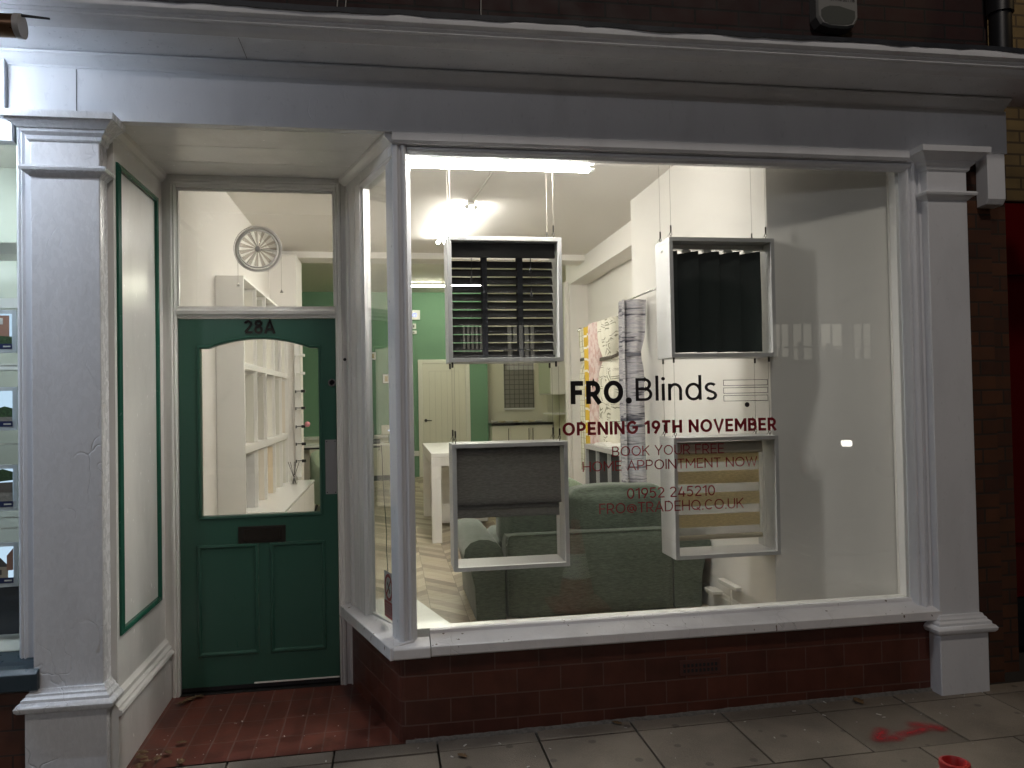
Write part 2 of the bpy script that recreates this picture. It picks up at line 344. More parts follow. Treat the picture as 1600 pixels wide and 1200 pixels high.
def slab_mat():
    m, t, p = nt('paving_slab'); tc = nd(t, 'ShaderNodeTexCoord')
    n = nd(t, 'ShaderNodeTexNoise'); n.inputs['Scale'].default_value = 3; n.inputs['Detail'].default_value = 8; L(t, tc.outputs['Object'], n.inputs['Vector'])
    n2 = nd(t, 'ShaderNodeTexNoise'); n2.inputs['Scale'].default_value = 240; n2.inputs['Detail'].default_value = 3; L(t, tc.outputs['Object'], n2.inputs['Vector'])
    at = nd(t, 'ShaderNodeAttribute'); at.attribute_name = 'tone'
    v = mathn(t, 'ADD', mathn(t, 'MULTIPLY', n.outputs[0], 0.6), mathn(t, 'MULTIPLY', n2.outputs[0], 0.4))
    o = ramp(t, v, [(0.3, (0.12, 0.102, 0.083)), (0.62, (0.25, 0.215, 0.175))])
    mx = nd(t, 'ShaderNodeMix'); mx.data_type = 'RGBA'; mx.blend_type = 'MULTIPLY'; mx.inputs[0].default_value = 1
    L(t, o, mx.inputs[6]); L(t, at.outputs['Fac'], mx.inputs[7]); L(t, mx.outputs[2], p.inputs['Base Color'])
    vg = nd(t, 'ShaderNodeTexVoronoi'); vg.inputs['Scale'].default_value = 7; L(t, tc.outputs['Object'], vg.inputs['Vector'])
    gum = ramp(t, vg.outputs[0], [(0.10, 0.55), (0.14, 1.0)])
    n4 = nd(t, 'ShaderNodeTexNoise'); n4.inputs['Scale'].default_value = 1.3; n4.inputs['Detail'].default_value = 5; L(t, tc.outputs['Object'], n4.inputs['Vector'])
    st = ramp(t, n4.outputs[0], [(0.35, 0.62), (0.55, 1.0), (0.7, 1.12)])
    m2 = nd(t, 'ShaderNodeMix'); m2.data_type = 'RGBA'; m2.blend_type = 'MULTIPLY'; m2.inputs[0].default_value = 1
    L(t, mx.outputs[2], m2.inputs[6]); L(t, mathn(t, 'MULTIPLY', gum, st), m2.inputs[7]); L(t, m2.outputs[2], p.inputs['Base Color'])
    p.inputs['Roughness'].default_value = 0.62
    b = nd(t, 'ShaderNodeBump'); b.inputs['Strength'].default_value = 0.9; b.inputs['Distance'].default_value = 0.006
    L(t, v, b.inputs['Height']); L(t, b.outputs[0], p.inputs['Normal']); return m
M_slab = slab_mat()
M_joint = plain('joint_sand', (0.028, 0.024, 0.020), 0.95, bump=0.6, scale=120)
M_tarmac = plain('tarmac', (0.05, 0.05, 0.05), 0.85, bump=0.8, scale=150, var=0.3)
M_kerb = plain('kerb_stone', (0.2, 0.19, 0.17), 0.8, bump=0.3, scale=60, var=0.2)

# ------------------------------------------------------------------ stroke lettering (a plain monoline sans)
def arc(cx, cy, rx, ry, a0, a1, n=18):
    n = max(3, int(abs(a1-a0)/14))
    return [(cx + rx*math.cos(R(a0+(a1-a0)*i/n)), cy + ry*math.sin(R(a0+(a1-a0)*i/n))) for i in range(n+1)]
def glyph(ch, h):
    b, t = h, 1-h; l = h
    def bowl(w, y0, y1): r = (y1-y0)/2; return [(l, y1), (w-h-r, y1)] + arc(w-h-r, (y0+y1)/2, r, r, 90, -90) + [(l, y0)]
    if ch == 'A': w = .78; return w, [[(h*.6, 0), (w/2, 1-h*.4), (w-h*.6, 0)], [(w*.22, .30), (w*.78, .30)]]
    if ch == 'B': w = .66; return w, [[(l, 0), (l, 1)], bowl(w-.04, .5+h*.3, t), bowl(w, b, .5+h*.3)]
    if ch == 'C': w = .80; return w, [arc(w/2+.02, .5, w/2-h, .5-h, 45, 315)]
    if ch == 'D': w = .76; return w, [[(l, 0), (l, 1)], [(l, t), (w*.45, t)] + arc(w*.45, .5, w*.55-h, .5-h, 90, -90) + [(l, b)]]
    if ch == 'E': w = .58; return w, [[(l, 0), (l, 1)], [(l, t), (w, t)], [(l, .5), (w*.93, .5)], [(l, b), (w, b)]]
    if ch == 'F': w = .56; return w, [[(l, 0), (l, 1)], [(l, t), (w, t)], [(l, .5), (w*.9, .5)]]
    if ch == 'G': w = .84; return w, [arc(w/2+.01, .5, w/2-h, .5-h, 42, 360) , [(w*.52, .5), (w-h*.2, .5)], ]
    if ch == 'H': w = .72; return w, [[(l, 0), (l, 1)], [(w-h, 0), (w-h, 1)], [(l, .5), (w-h, .5)]]
    if ch == 'I': w = 2*h; return w, [[(l, 0), (l, 1)]]
    if ch == 'K': w = .68; return w, [[(l, 0), (l, 1)], [(w-h*.7, 1), (l, .40)], [(w*.40, .58), (w-h*.5, 0)]]
    if ch == 'M': w = .88; return w, [[(l, 0), (l, 1)], [(l, 1-h*.5), (w/2, .32), (w-h, 1-h*.5)], [(w-h, 1), (w-h, 0)]]
    if ch == 'N': w = .74; return w, [[(l, 0), (l, 1)], [(l, 1-h*.6), (w-h, h*.6)], [(w-h, 1), (w-h, 0)]]
    if ch == 'O': w = .88; return w, [arc(w/2, .5, w/2-h, .5-h, 0, 360)]
    if ch == 'P': w = .64; return w, [[(l, 0), (l, 1)], bowl(w, .42, t)]
    if ch == 'Q': w = .88; return w, [arc(w/2, .5, w/2-h, .5-h, 0, 360), [(w*.58, .26), (w*.95, -.04)]]
    if ch == 'R': w = .66; return w, [[(l, 0), (l, 1)], bowl(w-.02, .42, t), [(w*.48, .42), (w-h*.5, 0)]]
    if ch == 'T': w = .62; return w, [[(w/2, 0), (w/2, 1)], [(0, t), (w, t)]]
    if ch == 'U': w = .70; return w, [[(l, 1), (l, .35)] + arc(w/2, .35, w/2-h, .35-h, 180, 360) + [(w-h, 1)]]
    if ch == 'V': w = .74; return w, [[(h*.6, 1), (w/2, h*.4), (w-h*.6, 1)]]
    if ch == 'W': w = 1.06; return w, [[(h*.6, 1), (w*.27, h*.4), (w/2, .9), (w*.73, h*.4), (w-h*.6, 1)]]
    if ch == 'Y': w = .72; return w, [[(h*.5, 1), (w/2, .45), (w-h*.5, 1)], [(w/2, .5), (w/2, 0)]]
    if ch == '0': w = .66; return w, [arc(w/2, .5, w/2-h, .5-h, 0, 360)]
    if ch == '1': w = .36; return w, [[(w-h, 0), (w-h, 1)], [(w-h, t), (0, t-.17)]]
    if ch == '2': w = .62; return w, [arc(w/2-.01, .70, w/2-h, .30-h, 165, -20) + [(l, b+.01)], [(l, b), (w, b)]]
    if ch == '4': w = .68; return w, [[(w*.55, 1-h*.5), (h, .25), (w, .25)], [(w*.74, .52), (w*.74, 0)]]
    if ch == '5': w = .60; return w, [[(w-.05, t), (.12, t), (.08, .56)] + arc(w/2-.03, .34, w/2-h+.02, .34-h, 125, -145)]
    if ch == '6': w = .64; return w, [arc(w/2, .34, w/2-h, .34-h, 0, 360), [(w*.62, 1), (w*.14, .45)]]
    if ch == '7': w = .60; return w, [[(0, t), (w-h, t), (w*.3, 0)]]
    if ch == '8': w = .62; return w, [arc(w/2, .28, w/2-h, .28-h*.6, 0, 360), arc(w/2, .76, w/2-h-.02, .24-h*.8, 0, 360)]
    if ch == '9': w = .64; return w, [arc(w/2, .66, w/2-h, .34-h, 0, 360), [(w*.38, 0), (w*.86, .55)]]
    if ch == '.': w = 2.2*h; return w, [[(0, h*1.1), (2.2*h, h*1.1)]]
    if ch == ' ': return .24, []
    if ch == '@': w = .90; return w, [arc(w/2, .42, w/2-h, .42-h, -50, 290), arc(w/2-.02, .42, .16, .18, 0, 360), [(w/2+.16, .60), (w/2+.16, .30)] + arc(w/2+.28, .32, .09, .09, 210, 360)]
    if ch == 'l': w = 2*h; return w, [[(l, 0), (l, 1.10)]]
    if ch == 'i': w = 2*h; return w, [[(l, 0), (l, .74)], [(l-h*1.25, .96), (l+h*1.25, .96)]]
    if ch == 'n': w = .56; return w, [[(l, 0), (l, .74)], [(l, .40)] + arc(w/2, .44, w/2-h, .30-h*.6, 180, 0) + [(w-h, 0)]]
    if ch == 'd': w = .66; return w, [arc(w/2, .37, w/2-h, .37-h*.6, 0, 360), [(w-h, 0), (w-h, 1.10)]]
    if ch == 's': w = .50; return w, [arc(w/2, .55, w/2-h, .19-h*.5, 35, 240) + arc(w/2, .19, w/2-h, .19-h*.6, 60, -145)]
    return .4, []
def ribbon(bm, pts, hw, fmap, th):
    n = len(pts); closed = n > 3 and (Vector(pts[0])-Vector(pts[-1])).length < 1e-6
    if closed: pts = pts[:-1]; n -= 1
    Lf = []; Rt = []
    for i in range(n):
        p = Vector(pts[i])
        a = Vector(pts[(i-1) % n]) if (i > 0 or closed) else None
        c = Vector(pts[(i+1) % n]) if (i < n-1 or closed) else None
        d1 = (p-a).normalized() if a is not None else None; d2 = (c-p).normalized() if c is not None else None
        d1 = d1 or d2; d2 = d2 or d1
        n1 = Vector((-d1.y, d1.x)); n2 = Vector((-d2.y, d2.x)); mm = (n1+n2)
        if mm.length < 1e-6: mm = n1
        mm.normalize(); k = min(1/max(0.3, mm.dot(n1)), 2.2)
        Lf.append(p+mm*hw*k); Rt.append(p-mm*hw*k)
    rows = [[bm.verts.new(fmap(q.x, q.y, w)) for q in (a, b)] + [bm.verts.new(fmap(q.x, q.y, w+th)) for q in (b, a)] for a, b, w in zip(Lf, Rt, [0]*n)]
    m = n if closed else n-1
    for i in range(m):
        a, b = rows[i], rows[(i+1) % n]
        for k in range(4): bm.faces.new((a[k], a[(k+1) % 4], b[(k+1) % 4], b[k]))
    if not closed: bm.faces.new(rows[0]); bm.faces.new(list(reversed(rows[-1])))
def lettering(bm, text, h, x0, x1, cap, base, place, th=0.0006):
    """place(u, v, w): u along the line in metres, v up, w depth"""
    ws = []; tr = 0.13
    for ch in text: ws.append(glyph(ch, h)[0])
    nat = sum(ws) + tr*(len(text)-1)
    gap = 0.13; sx = (x1-x0)/cap/nat
    u = 0; k = 0
    for ch, w in zip(text, ws):
        for st in glyph(ch, h)[1]:
            k += 1; kk = (k % 7)*0.00004
            if ch in '.i' and len(st) == 2 and st[0][1] == st[1][1] and ch != ' ':
                c = ((st[0][0]+st[1][0])/2, st[0][1]); r = h*1.3 if ch == '.' else h*1.25
                ring_pts = arc(c[0], c[1], r*.5, r*.5, 0, 360)
                ribbon(bm, ring_pts, r*.5, lambda a, bb, q, U=u: place(x0+(U+a)*cap*sx, base+bb*cap, q+kk), th)
                continue
            ribbon(bm, st, h, lambda a, bb, q, U=u: place(x0+(U+a)*cap*sx, base+bb*cap, q+kk), th)
        u += w+gap

# ------------------------------------------------------------------ ground, pavement, road
def gz(x): return 0.012*x
bm = new_bm(); box(bm, -9, 11, -4.6, 0.4, -0.3, -0.018)
for v in bm.verts:
    if v.co.z > -0.1: v.co.z += gz(v.co.x)
struct('pavement_bed', bm, M_joint)
bm = new_bm(); tone = []
ys = [-0.005, -0.115, -0.525]
while ys[-1] > -4.4: ys.append(ys[-1]-0.45)
rnd = random.Random(3)
for r in range(len(ys)-1):
    x = -8.9 + 0.15 + (0.21 if r % 2 == 0 and r > 1 else 0); x = 0.155 - 0.44*19 + (0.2 if r >= 2 and r % 2 == 0 else 0)
    while x < 9:
        g = 0.005; dz = rnd.uniform(-0.002, 0.002); x1 = x+0.44
        if not (r < 0):
            vs = box(bm, x+g, x1-g, ys[r+1]+g, ys[r]-g, -0.05, 0.0+dz)
            t_ = rnd.uniform(0.78, 1.1)
            for v in vs:
                if v.co.z > -0.03: v.co.z += gz(v.co.x)
            tone += [t_]*6
        x = x1
pv = struct('pavement', bm, M_slab, bevel=0.004)
at = pv.data.attributes.new('tone', 'FLOAT', 'FACE')
for i, v in enumerate(tone): at.data[i].value = v
bm = new_bm(); box(bm, -60, 60, -12.2, -4.75, -0.4, -0.12); struct('road', bm, M_tarmac)
bm = new_bm(); box(bm, -60, 60, -4.748, -4.602, -0.3, 0.0); struct('kerb', bm, M_kerb, bevel=0.01)
bm = new_bm(); box(bm, -60, 60, -16, -12.2, -0.4, 0.0); struct('opposite_pavement', bm, M_kerb)
bm = new_bm(); box(bm, -80, 80, -80, 60, -0.6, -0.41); struct('ground', bm, M_tarmac)
for xa, xb in ((-60, -9.01), (11.01, 60)):
    bm = new_bm(); box(bm, xa, xb, -4.6, 0.4, -0.3, 0.0); struct('pavement_stretch', bm, M_kerb)

# red sprayed arrow marks on one slab (worn, soft edged)
def spray_mat():
    m, t, p = nt('red_spray'); p.inputs['Base Color'].default_value = (0.42, 0.018, 0.03, 1); p.inputs['Roughness'].default_value = 0.85
    tc = nd(t, 'ShaderNodeTexCoord'); sp = nd(t, 'ShaderNodeSeparateXYZ'); L(t, tc.outputs['Object'], sp.inputs[0])
    def seg(x0, y0, x1, y1, r):
        dx, dy = x1-x0, y1-y0; l2 = dx*dx+dy*dy
        ax = mathn(t, 'SUBTRACT', sp.outputs[0], x0); ay = mathn(t, 'SUBTRACT', sp.outputs[1], y0)
        k = mathn(t, 'ADD', mathn(t, 'MULTIPLY', ax, dx/l2), mathn(t, 'MULTIPLY', ay, dy/l2), True)
        ex = mathn(t, 'SUBTRACT', ax, mathn(t, 'MULTIPLY', k, dx)); ey = mathn(t, 'SUBTRACT', ay, mathn(t, 'MULTIPLY', k, dy))
        d = mathn(t, 'SQRT', mathn(t, 'ADD', mathn(t, 'MULTIPLY', ex, ex), mathn(t, 'MULTIPLY', ey, ey)))
        return mathn(t, 'SUBTRACT', 1.0, mathn(t, 'DIVIDE', d, r), True)
    segs = [(-.165, -.035, -.10, .035, .040), (-.165, -.035, -.085, -.045, .040), (-.05, -.02, .13, .02, .036), (.07, .055, .15, .0, .042), (.15, .0, .09, .045, .045)]
    a = None
    for s in segs:
        v = seg(*s); a = v if a is None else mathn(t, 'MAXIMUM', a, v)
    nz = nd(t, 'ShaderNodeTexNoise'); nz.inputs['Scale'].default_value = 260; nz.inputs['Detail'].default_value = 2; L(t, tc.outputs['Object'], nz.inputs['Vector'])
    n3 = nd(t, 'ShaderNodeTexNoise'); n3.inputs['Scale'].default_value = 22; n3.inputs['Detail'].default_value = 4; L(t, tc.outputs['Object'], n3.inputs['Vector'])
    al = mathn(t, 'MULTIPLY', mathn(t, 'POWER', a, 0.9), mathn(t, 'MULTIPLY', mathn(t, 'MULTIPLY', nz.outputs[0], n3.outputs[0]), 2.7), True)
    L(t, al, p.inputs['Alpha']); return m
bm = new_bm(); cx, cy = 2.165, -0.39
vs = [bm.verts.new((cx+a, cy+b, gz(cx+a)+0.0035)) for a, b in ((-.26, -.12), (.24, -.12), (.24, .12), (-.26, .12))]; bm.faces.new(vs)
o = single('paint_mark', 'faded red spray painted arrow on a grey paving slab', 'paint mark', bm, spray_mat(), (cx, cy, gz(cx)))

# ------------------------------------------------------------------ THE SHOPFRONT
SF = Thing('shopfront', 'white painted wooden shopfront with green door, recessed lobby and large lit window', 'shopfront', (0, 0, 0))
TOP = 2.69
# fascia
bm = new_bm(); box(bm, -1.55, 3.07, -0.03, 0.02, TOP, 2.905)
fas = SF.part('fascia', bm, M_front, bevel=0.002)
bm = new_bm()
for x in (-1.29,): box(bm, x, x+0.0025, -0.0312, -0.0305, TOP, 2.90)
bm2 = bm; SF.part('joint', bm2, M_black, parent=fas)
bm = new_bm(); box(bm, -1.563, -1.551, -0.055, 0.02, TOP, 2.92); box(bm, -1.585, -1.566, -0.045, 0.02, TOP, 2.92); SF.part('end_moulding', bm, M_front, parent=fas, bevel=0.004)
# cornice: bed mould, soffit, crown
bm = new_bm()
sweep_x(bm, [(0.02, 2.9052), (-0.032, 2.9052), (-0.036, 2.912), (-0.05, 2.918), (-0.066, 2.928), (-0.076, 2.938), (-0.082, 2.9382), (-0.088, 2.944), (-0.086, 2.951), (-0.078, 2.955), (0.02, 2.955)], -1.57, 3.055)
SF.part('bed_moulding', bm, M_front, smooth=30)
bm = new_bm()
sweep_x(bm, [(0.03, 2.956), (-0.285, 2.956), (-0.286, 2.951), (-0.296, 2.949), (-0.302, 2.953), (-0.312, 2.956), (-0.326, 2.966), (-0.334, 2.978), (-0.342, 2.979), (-0.347, 2.984), (-0.345, 2.989), (-0.350, 2.991), (-0.355, 2.996), (-0.353, 3.001), (-0.362, 3.004), (-0.372, 3.012), (-0.376, 3.032), (-0.374, 3.046), (0.03, 3.075)], -4.2, 3.55)
cor = SF.part('cornice', bm, M_front, smooth=25)
bm = new_bm()
for x in (-0.60,): box(bm, x, x+0.002, -0.28, -0.09, 2.9545, 2.9555)
SF.part('joint', bm, M_black, parent=cor)
# lead flashing on the cornice, rippled edge
bm = new_bm(); n = 130; rings = []
for i in range(n+1):
    x = -4.2 + 7.75*i/n; w = 0.0022*math.sin(x*3.1)+0.0018*math.sin(x*9.7+1)+random.uniform(-0.0012, 0.0012)
    rings.append([(x, -0.381+w*.6, 3.034+w+random.uniform(-.003, .003)), (x, -0.384+w*.6, 3.053+w), (x, -0.36, 3.062), (x, 0.06, 3.10), (x, 0.06, 3.092), (x, -0.37, 3.050), (x, -0.378+w*.6, 3.036+w)])
loft(bm, rings); SF.part('lead_flashing', bm, M_lead, smooth=50)

def pilaster(x0, x1, yf, zb, mat, side):
    bm = new_bm(); box(bm, x0, x1, yf, 0.03, zb+0.36, 2.60)
    p = SF.part('pilaster', bm, mat, bevel=0.004)
    bm = new_bm(); collar(bm, x0, x1, yf, 0.02, [(0.004, 2.585), (0.010, 2.592), (0.012, 2.606), (0.026, 2.618), (0.03, 2.630), (0.036, 2.631), (0.05, 2.646), (0.070, 2.660), (0.076, 2.661), (0.078, 2.688)])
    SF.part('capital', bm, mat, parent=p, smooth=25)
    bm = new_bm(); collar(bm, x0, x1, yf, 0.025, [(0.002, 2.442), (0.012, 2.452), (0.018, 2.458), (0.03, 2.462), (0.034, 2.472), (0.03, 2.481), (0.002, 2.485)])
    SF.part('necking', bm, mat, parent=p, smooth=35)
    bm = new_bm(); collar(bm, x0-0.004, x1+0.004, yf-0.01, 0.02, [(0.030, zb+0.290), (0.038, zb+0.292), (0.046, zb+0.302), (0.048, zb+0.314), (0.040, zb+0.326), (0.030, zb+0.330), (0.028, zb+0.341), (0.016, zb+0.350), (0.014, zb+0.358), (0.006, zb+0.364), (0.002, zb+0.375)])
    SF.part('base_moulding', bm, mat, parent=p, smooth=35)
    bm = new_bm(); box(bm, x0-0.022, x1+0.022, yf-0.028, 0.03, zb-0.08, zb+0.292)
    SF.part('plinth', bm, mat, parent=p, bevel=0.005)
    return p
pl = pilaster(-1.455, -1.192, -0.06, 0.0, M_pil, 'l')
pr = pilaster(2.60, 2.818, -0.05, 0.035, M_front, 'r')
# bracket at the end of the fascia
bm = new_bm(); prism(bm, [(2.955, -0.03, 2.69), (2.955, -0.03, 2.46), (2.955, -0.012, 2.435), (2.955, 0.05, 2.43), (2.955, 0.05, 2.69)], (0.10, 0, 0))
SF.part('bracket', bm, M_front, bevel=0.004)

# main window frame: post, head, right jamb, inner beads
bm = new_bm()
box(bm, 0.0, 2.60, -0.012, 0.05, 2.636, 2.6895)
prism(bm, [(0.0, -0.031, 2.6895), (0.0, -0.036, 2.684), (0.0, -0.036, 2.652), (0.0, -0.026, 2.640), (0.0, -0.0125, 2.638), (0.0, -0.0125, 2.6895)], (2.52, 0, 0))
sweep_x(bm, [(0.05, 2.603), (0.016, 2.603), (0.010, 2.610), (0.000, 2.614), (-0.006, 2.622), (-0.004, 2.632), (0.004, 2.6355), (0.05, 2.6355)], 0.068, 2.562)
win = SF.part('display_window', bm, M_front, smooth=30)
bm = new_bm()
# corner post with rounded vertical beads
post = [(0.0, -0.005), (0.014, -0.014), (0.022, -0.014), (0.028, -0.004), (0.036, 0.0), (0.040, -0.008), (0.050, -0.013), (0.060, -0.008), (0.064, 0.004), (0.073, 0.012), (0.078, 0.024), (0.078, 0.075), (0.03, 0.095), (-0.03, 0.10), (-0.012, 0.03)]
sweep_z(bm, post, 0.42, 2.636); SF.part('corner_post', bm, M_front, parent=win, smooth=35)
bm = new_bm()
jam = [(2.60, -0.002), (2.588, -0.002), (2.584, 0.012), (2.578, 0.010), (2.572, -0.006), (2.560, -0.012), (2.550, -0.004), (2.546, 0.010), (2.540, 0.006), (2.534, 0.008), (2.530, 0.020), (2.530, 0.09), (2.60, 0.09)]
sweep_z(bm, jam, 0.42, 2.636); SF.part('jamb', bm, M_front, parent=win, smooth=35)
bm = new_bm(); box(bm, 0.078, 2.531, 0.072, 0.12, 2.645, 2.69); box(bm, 2.512, 2.5305, 0.070, 0.12, 0.475, 2.644)
SF.part('inner_frame', bm, M_lobby, parent=win, bevel=0.003)
bm = new_bm(); box(bm, 0.07, 2.5345, 0.058, 0.064, 0.455, 2.61)
pane = SF.part('window_pane', bm, M_glass, parent=win)
# inner ledge seen through the glass
bm = new_bm(); box(bm, 0.0, 2.56, 0.078, 0.135, 0.30, 0.472); SF.part('inner_ledge', bm, M_whitegl, parent=win, bevel=0.004)
# sill
bm = new_bm()
sweep_x(bm, [(0.075, 0.474), (0.052, 0.468), (0.050, 0.455), (0.045, 0.453), (-0.046, 0.432), (-0.052, 0.427), (-0.052, 0.390), (-0.046, 0.383), (0.075, 0.383)], 0.135, 2.612)
sill = SF.part('window_sill', bm, M_sill, smooth=40, bevel=0.0015)
bm = new_bm(); sweep_x(bm, [(0.03, 0.45), (-0.049, 0.430), (-0.055, 0.424), (-0.055, 0.384), (-0.048, 0.379), (0.03, 0.379)], -0.028, 0.132)
SF.part('repair_block', bm, M_sill, parent=sill, bevel=0.003)

# splayed side of the lobby: s along the splay from the corner post inwards, n outward to the lobby
u_ = Vector((-0.314, 0.949, 0)).normalized(); n_ = Vector((-u_.y, u_.x, 0))
def sp(s, n, z): p = u_*s + n_*n; return (p.x, p.y, z)
def sbox(bm, s0, s1, n0, n1, z0, z1):
    prism(bm, [sp(s0, n0, z0), sp(s1, n0, z0), sp(s1, n1, z0), sp(s0, n1, z0)], (0, 0, z1-z0))
def ssweep(bm, prof, s0, s1):
    prism(bm, [sp(s0, n, z) for n, z in prof], u_*(s1-s0))
bm = new_bm(); sbox(bm, 0.0, 0.84, -0.06, 0.0, 2.60, TOP)
ssweep(bm, [(-0.05, 2.566), (-0.012, 2.566), (-0.006, 2.572), (0.004, 2.578), (0.006, 2.59), (0.0, 2.5995), (-0.05, 2.5995)], 0.0, 0.50)
ssweep(bm, [(0.0005, 2.648), (0.012, 2.652), (0.022, 2.662), (0.034, 2.672), (0.036, 2.6895), (0.0005, 2.6895)], 0.0, 0.82)
sw = SF.part('side_window', bm, M_lobby, smooth=30)
bm = new_bm()
prof = [(0.474, -0.03), (0.475, -0.008), (0.490, -0.004), (0.498, 0.006), (0.512, 0.006), (0.520, -0.004), (0.535, -0.002), (0.60, 0.0), (0.606, -0.008), (0.612, 0.0), (0.70, 0.0), (0.706, 0.010), (0.722, 0.014), (0.738, 0.010), (0.745, 0.002), (0.80, 0.002), (0.84, 0.002), (0.84, -0.04), (0.47, -0.04)]
prism(bm, [sp(s, n, 0.44) for s, n in prof], (0, 0, 2.60-0.44)); SF.part('side_frame', bm, M_lobby, parent=sw, smooth=35)
bm = new_bm(); sbox(bm, 0.02, 0.478, -0.020, -0.014, 0.44, 2.60)
spane = SF.part('side_pane', bm, M_glass_side, parent=sw)
bm = new_bm()
prism(bm, [sp(-0.03, 0.055, 0.375), sp(0.845, 0.055, 0.375), sp(0.845, -0.06, 0.375), sp(-0.03, -0.06, 0.375)], (0, 0, 0.062))
for v in bm.verts:
    d = Vector((v.co.x, v.co.y, 0)).dot(n_)
    if v.co.z > 0.4: v.co.z += 0.016 if d < 0 else -0.006
SF.part('side_sill', bm, M_sill, bevel=0.004)
# wide inner board behind the side window
bm = new_bm()
prism(bm, [(0.02, 0.135, 0.435), (0.25, 0.135, 0.435), (0.085, 0.70, 0.435), (-0.24, 0.70, 0.435)], (0, 0, 0.024))
SF.part('window_board', bm, M_whitegl, bevel=0.003)
# tiled stall riser (front + splay), rounded corner
bm = new_bm()
pts = [(2.64, 0.0)] + [(0.02*1.0, 0.0)] + [(0.0065, 0.0035), (-0.0035, 0.014)] + [sp(0.84, 0.0, 0)[:2]] + [sp(0.84, -0.05, 0)[:2], (0.06, 0.07), (2.64, 0.07)]
sweep_z(bm, pts, -0.05, 0.384)
rs = SF.part('tiled_riser', bm, M_tiles)
def riser_uv(co, n):
    if n.y < -0.8: return (co.x - 0.02, co.z + 0.032)
    return (-(Vector((co.x, co.y, 0)).length) - 0.06, co.z + 0.032)
uvmap(rs, riser_uv)
# air brick
bm = new_bm(); box(bm, 1.285, 1.487, -0.004, 0.01, 0.196, 0.268)
vent = SF.part('air_brick', bm, plain('terracotta', (0.08, 0.03, 0.024), 0.7, bump=0.4), bevel=0.002)
bm = new_bm()
for i in range(9):
    for k in range(2): box(bm, 1.302+i*0.0195, 1.314+i*0.0195, -0.0045, -0.0041, 0.211+k*0.024, 0.227+k*0.024)
SF.part('vent_hole', bm, M_black, parent=vent)

# lobby: soffit boards, left wall with panel, skirting
bm = new_bm(); 
for i, (a, b) in enumerate(((0.021, 0.262), (0.264, 0.506), (0.508, 0.752))): box(bm, -1.18, 0.02, a, b, TOP, TOP+0.02)
SF.part('lobby_soffit', bm, M_lobby, bevel=0.0015)
bm = new_bm(); box(bm, -1.24, -1.168, 0.03, 0.76, 0.30, 2.69)
lw = SF.part('lobby_wall', bm, M_lobby, bevel=0.002)
bm = new_bm(); sweep_y(bm, [(-1.168, 2.645), (-1.156, 2.650), (-1.150, 2.660), (-1.142, 2.670), (-1.140, 2.6895), (-1.168, 2.6895)], -0.02, 0.76); SF.part('crown_strip', bm, M_lobby, parent=lw, smooth=30)
bm = new_bm(); sweep_y(bm, [(-1.2, -0.03), (-1.138, -0.03), (-1.138, 0.235), (-1.128, 0.238), (-1.122, 0.246), (-1.126, 0.258), (-1.138, 0.262), (-1.139, 0.272), (-1.150, 0.284), (-1.152, 0.300), (-1.160, 0.306), (-1.167, 0.318), (-1.2, 0.318)], -0.055, 0.735)
SF.part('lobby_skirting', bm, M_lobby, parent=lw, smooth=30)
bm = new_bm()
def gbead(bm, y0, y1, z0, z1):
    w = 0.030
    pr = [(-1.1678, 0), (-1.158, 0.002), (-1.153, 0.008), (-1.156, 0.014), (-1.151, 0.020), (-1.155, 0.028), (-1.1678, 0.030)]
    # four mitred runs
    c = [(y0, z0), (y1, z0), (y1, z1), (y0, z1)]; i_ = [(y0+w, z0+w), (y1-w, z0+w), (y1-w, z1-w), (y0+w, z1-w)]
    rings = []
    for (yo, zo), (yi, zi) in zip(c, i_):
        rings.append([(x, yo+(yi-yo)*k/w, zo+(zi-zo)*k/w) for x, k in pr])
    rings.append(rings[0])
    loft(bm, rings, cap=False)
gbead(bm, 0.055, 0.635, 0.53, 2.545)
SF.part('panel_moulding', bm, M_bead, parent=lw, label='dark green painted panel moulding', smooth=35)

# door frame and transom
DY = 0.75
bm = new_bm()
box(bm, -1.175, -1.100, DY-0.02, DY+0.06, 0.0, TOP)       # left jamb
box(bm, -0.303, -0.215, DY-0.02, DY+0.06, 0.0, TOP)       # right jamb
box(bm, -1.100, -0.303, DY-0.018, DY+0.06, 2.625, TOP)    # head
df = SF.part('door_frame', bm, M_lobby, bevel=0.003)
bm = new_bm()
sweep_z(bm, [(-1.135, DY-0.0205), (-1.133, DY-0.032), (-1.122, DY-0.034), (-1.116, DY-0.026), (-1.108, DY-0.030), (-1.104, DY-0.022), (-1.1005, DY-0.0205)], 0.0, 2.66)
sweep_z(bm, [(-0.3025, DY-0.0205), (-0.299, DY-0.022), (-0.295, DY-0.030), (-0.287, DY-0.026), (-0.281, DY-0.034), (-0.270, DY-0.032), (-0.268, DY-0.0205)], 0.0, 2.66)
sweep_z(bm, [(-0.246, DY-0.0205), (-0.244, DY-0.030), (-0.232, DY-0.030), (-0.228, DY-0.0205)], 0.0, 2.66)
sweep_x(bm, [(DY-0.0185, 2.640), (DY-0.028, 2.642), (DY-0.030, 2.652), (DY-0.024, 2.658), (DY-0.026, 2.668), (DY-0.0185, 2.670)], -1.134, -0.269)
SF.part('architrave', bm, M_lobby, parent=df, smooth=35)
bm = new_bm()
sweep_x(bm, [(DY+0.05, 1.948), (DY-0.010, 1.948), (DY-0.012, 1.960), (DY-0.030, 1.968), (DY-0.036, 1.984), (DY-0.028, 1.992), (DY-0.008, 1.998), (DY-0.004, 2.010), (DY+0.05, 2.012)], -1.0995, -0.3035)
SF.part('transom_bar', bm, M_lobby, parent=df, smooth=30)
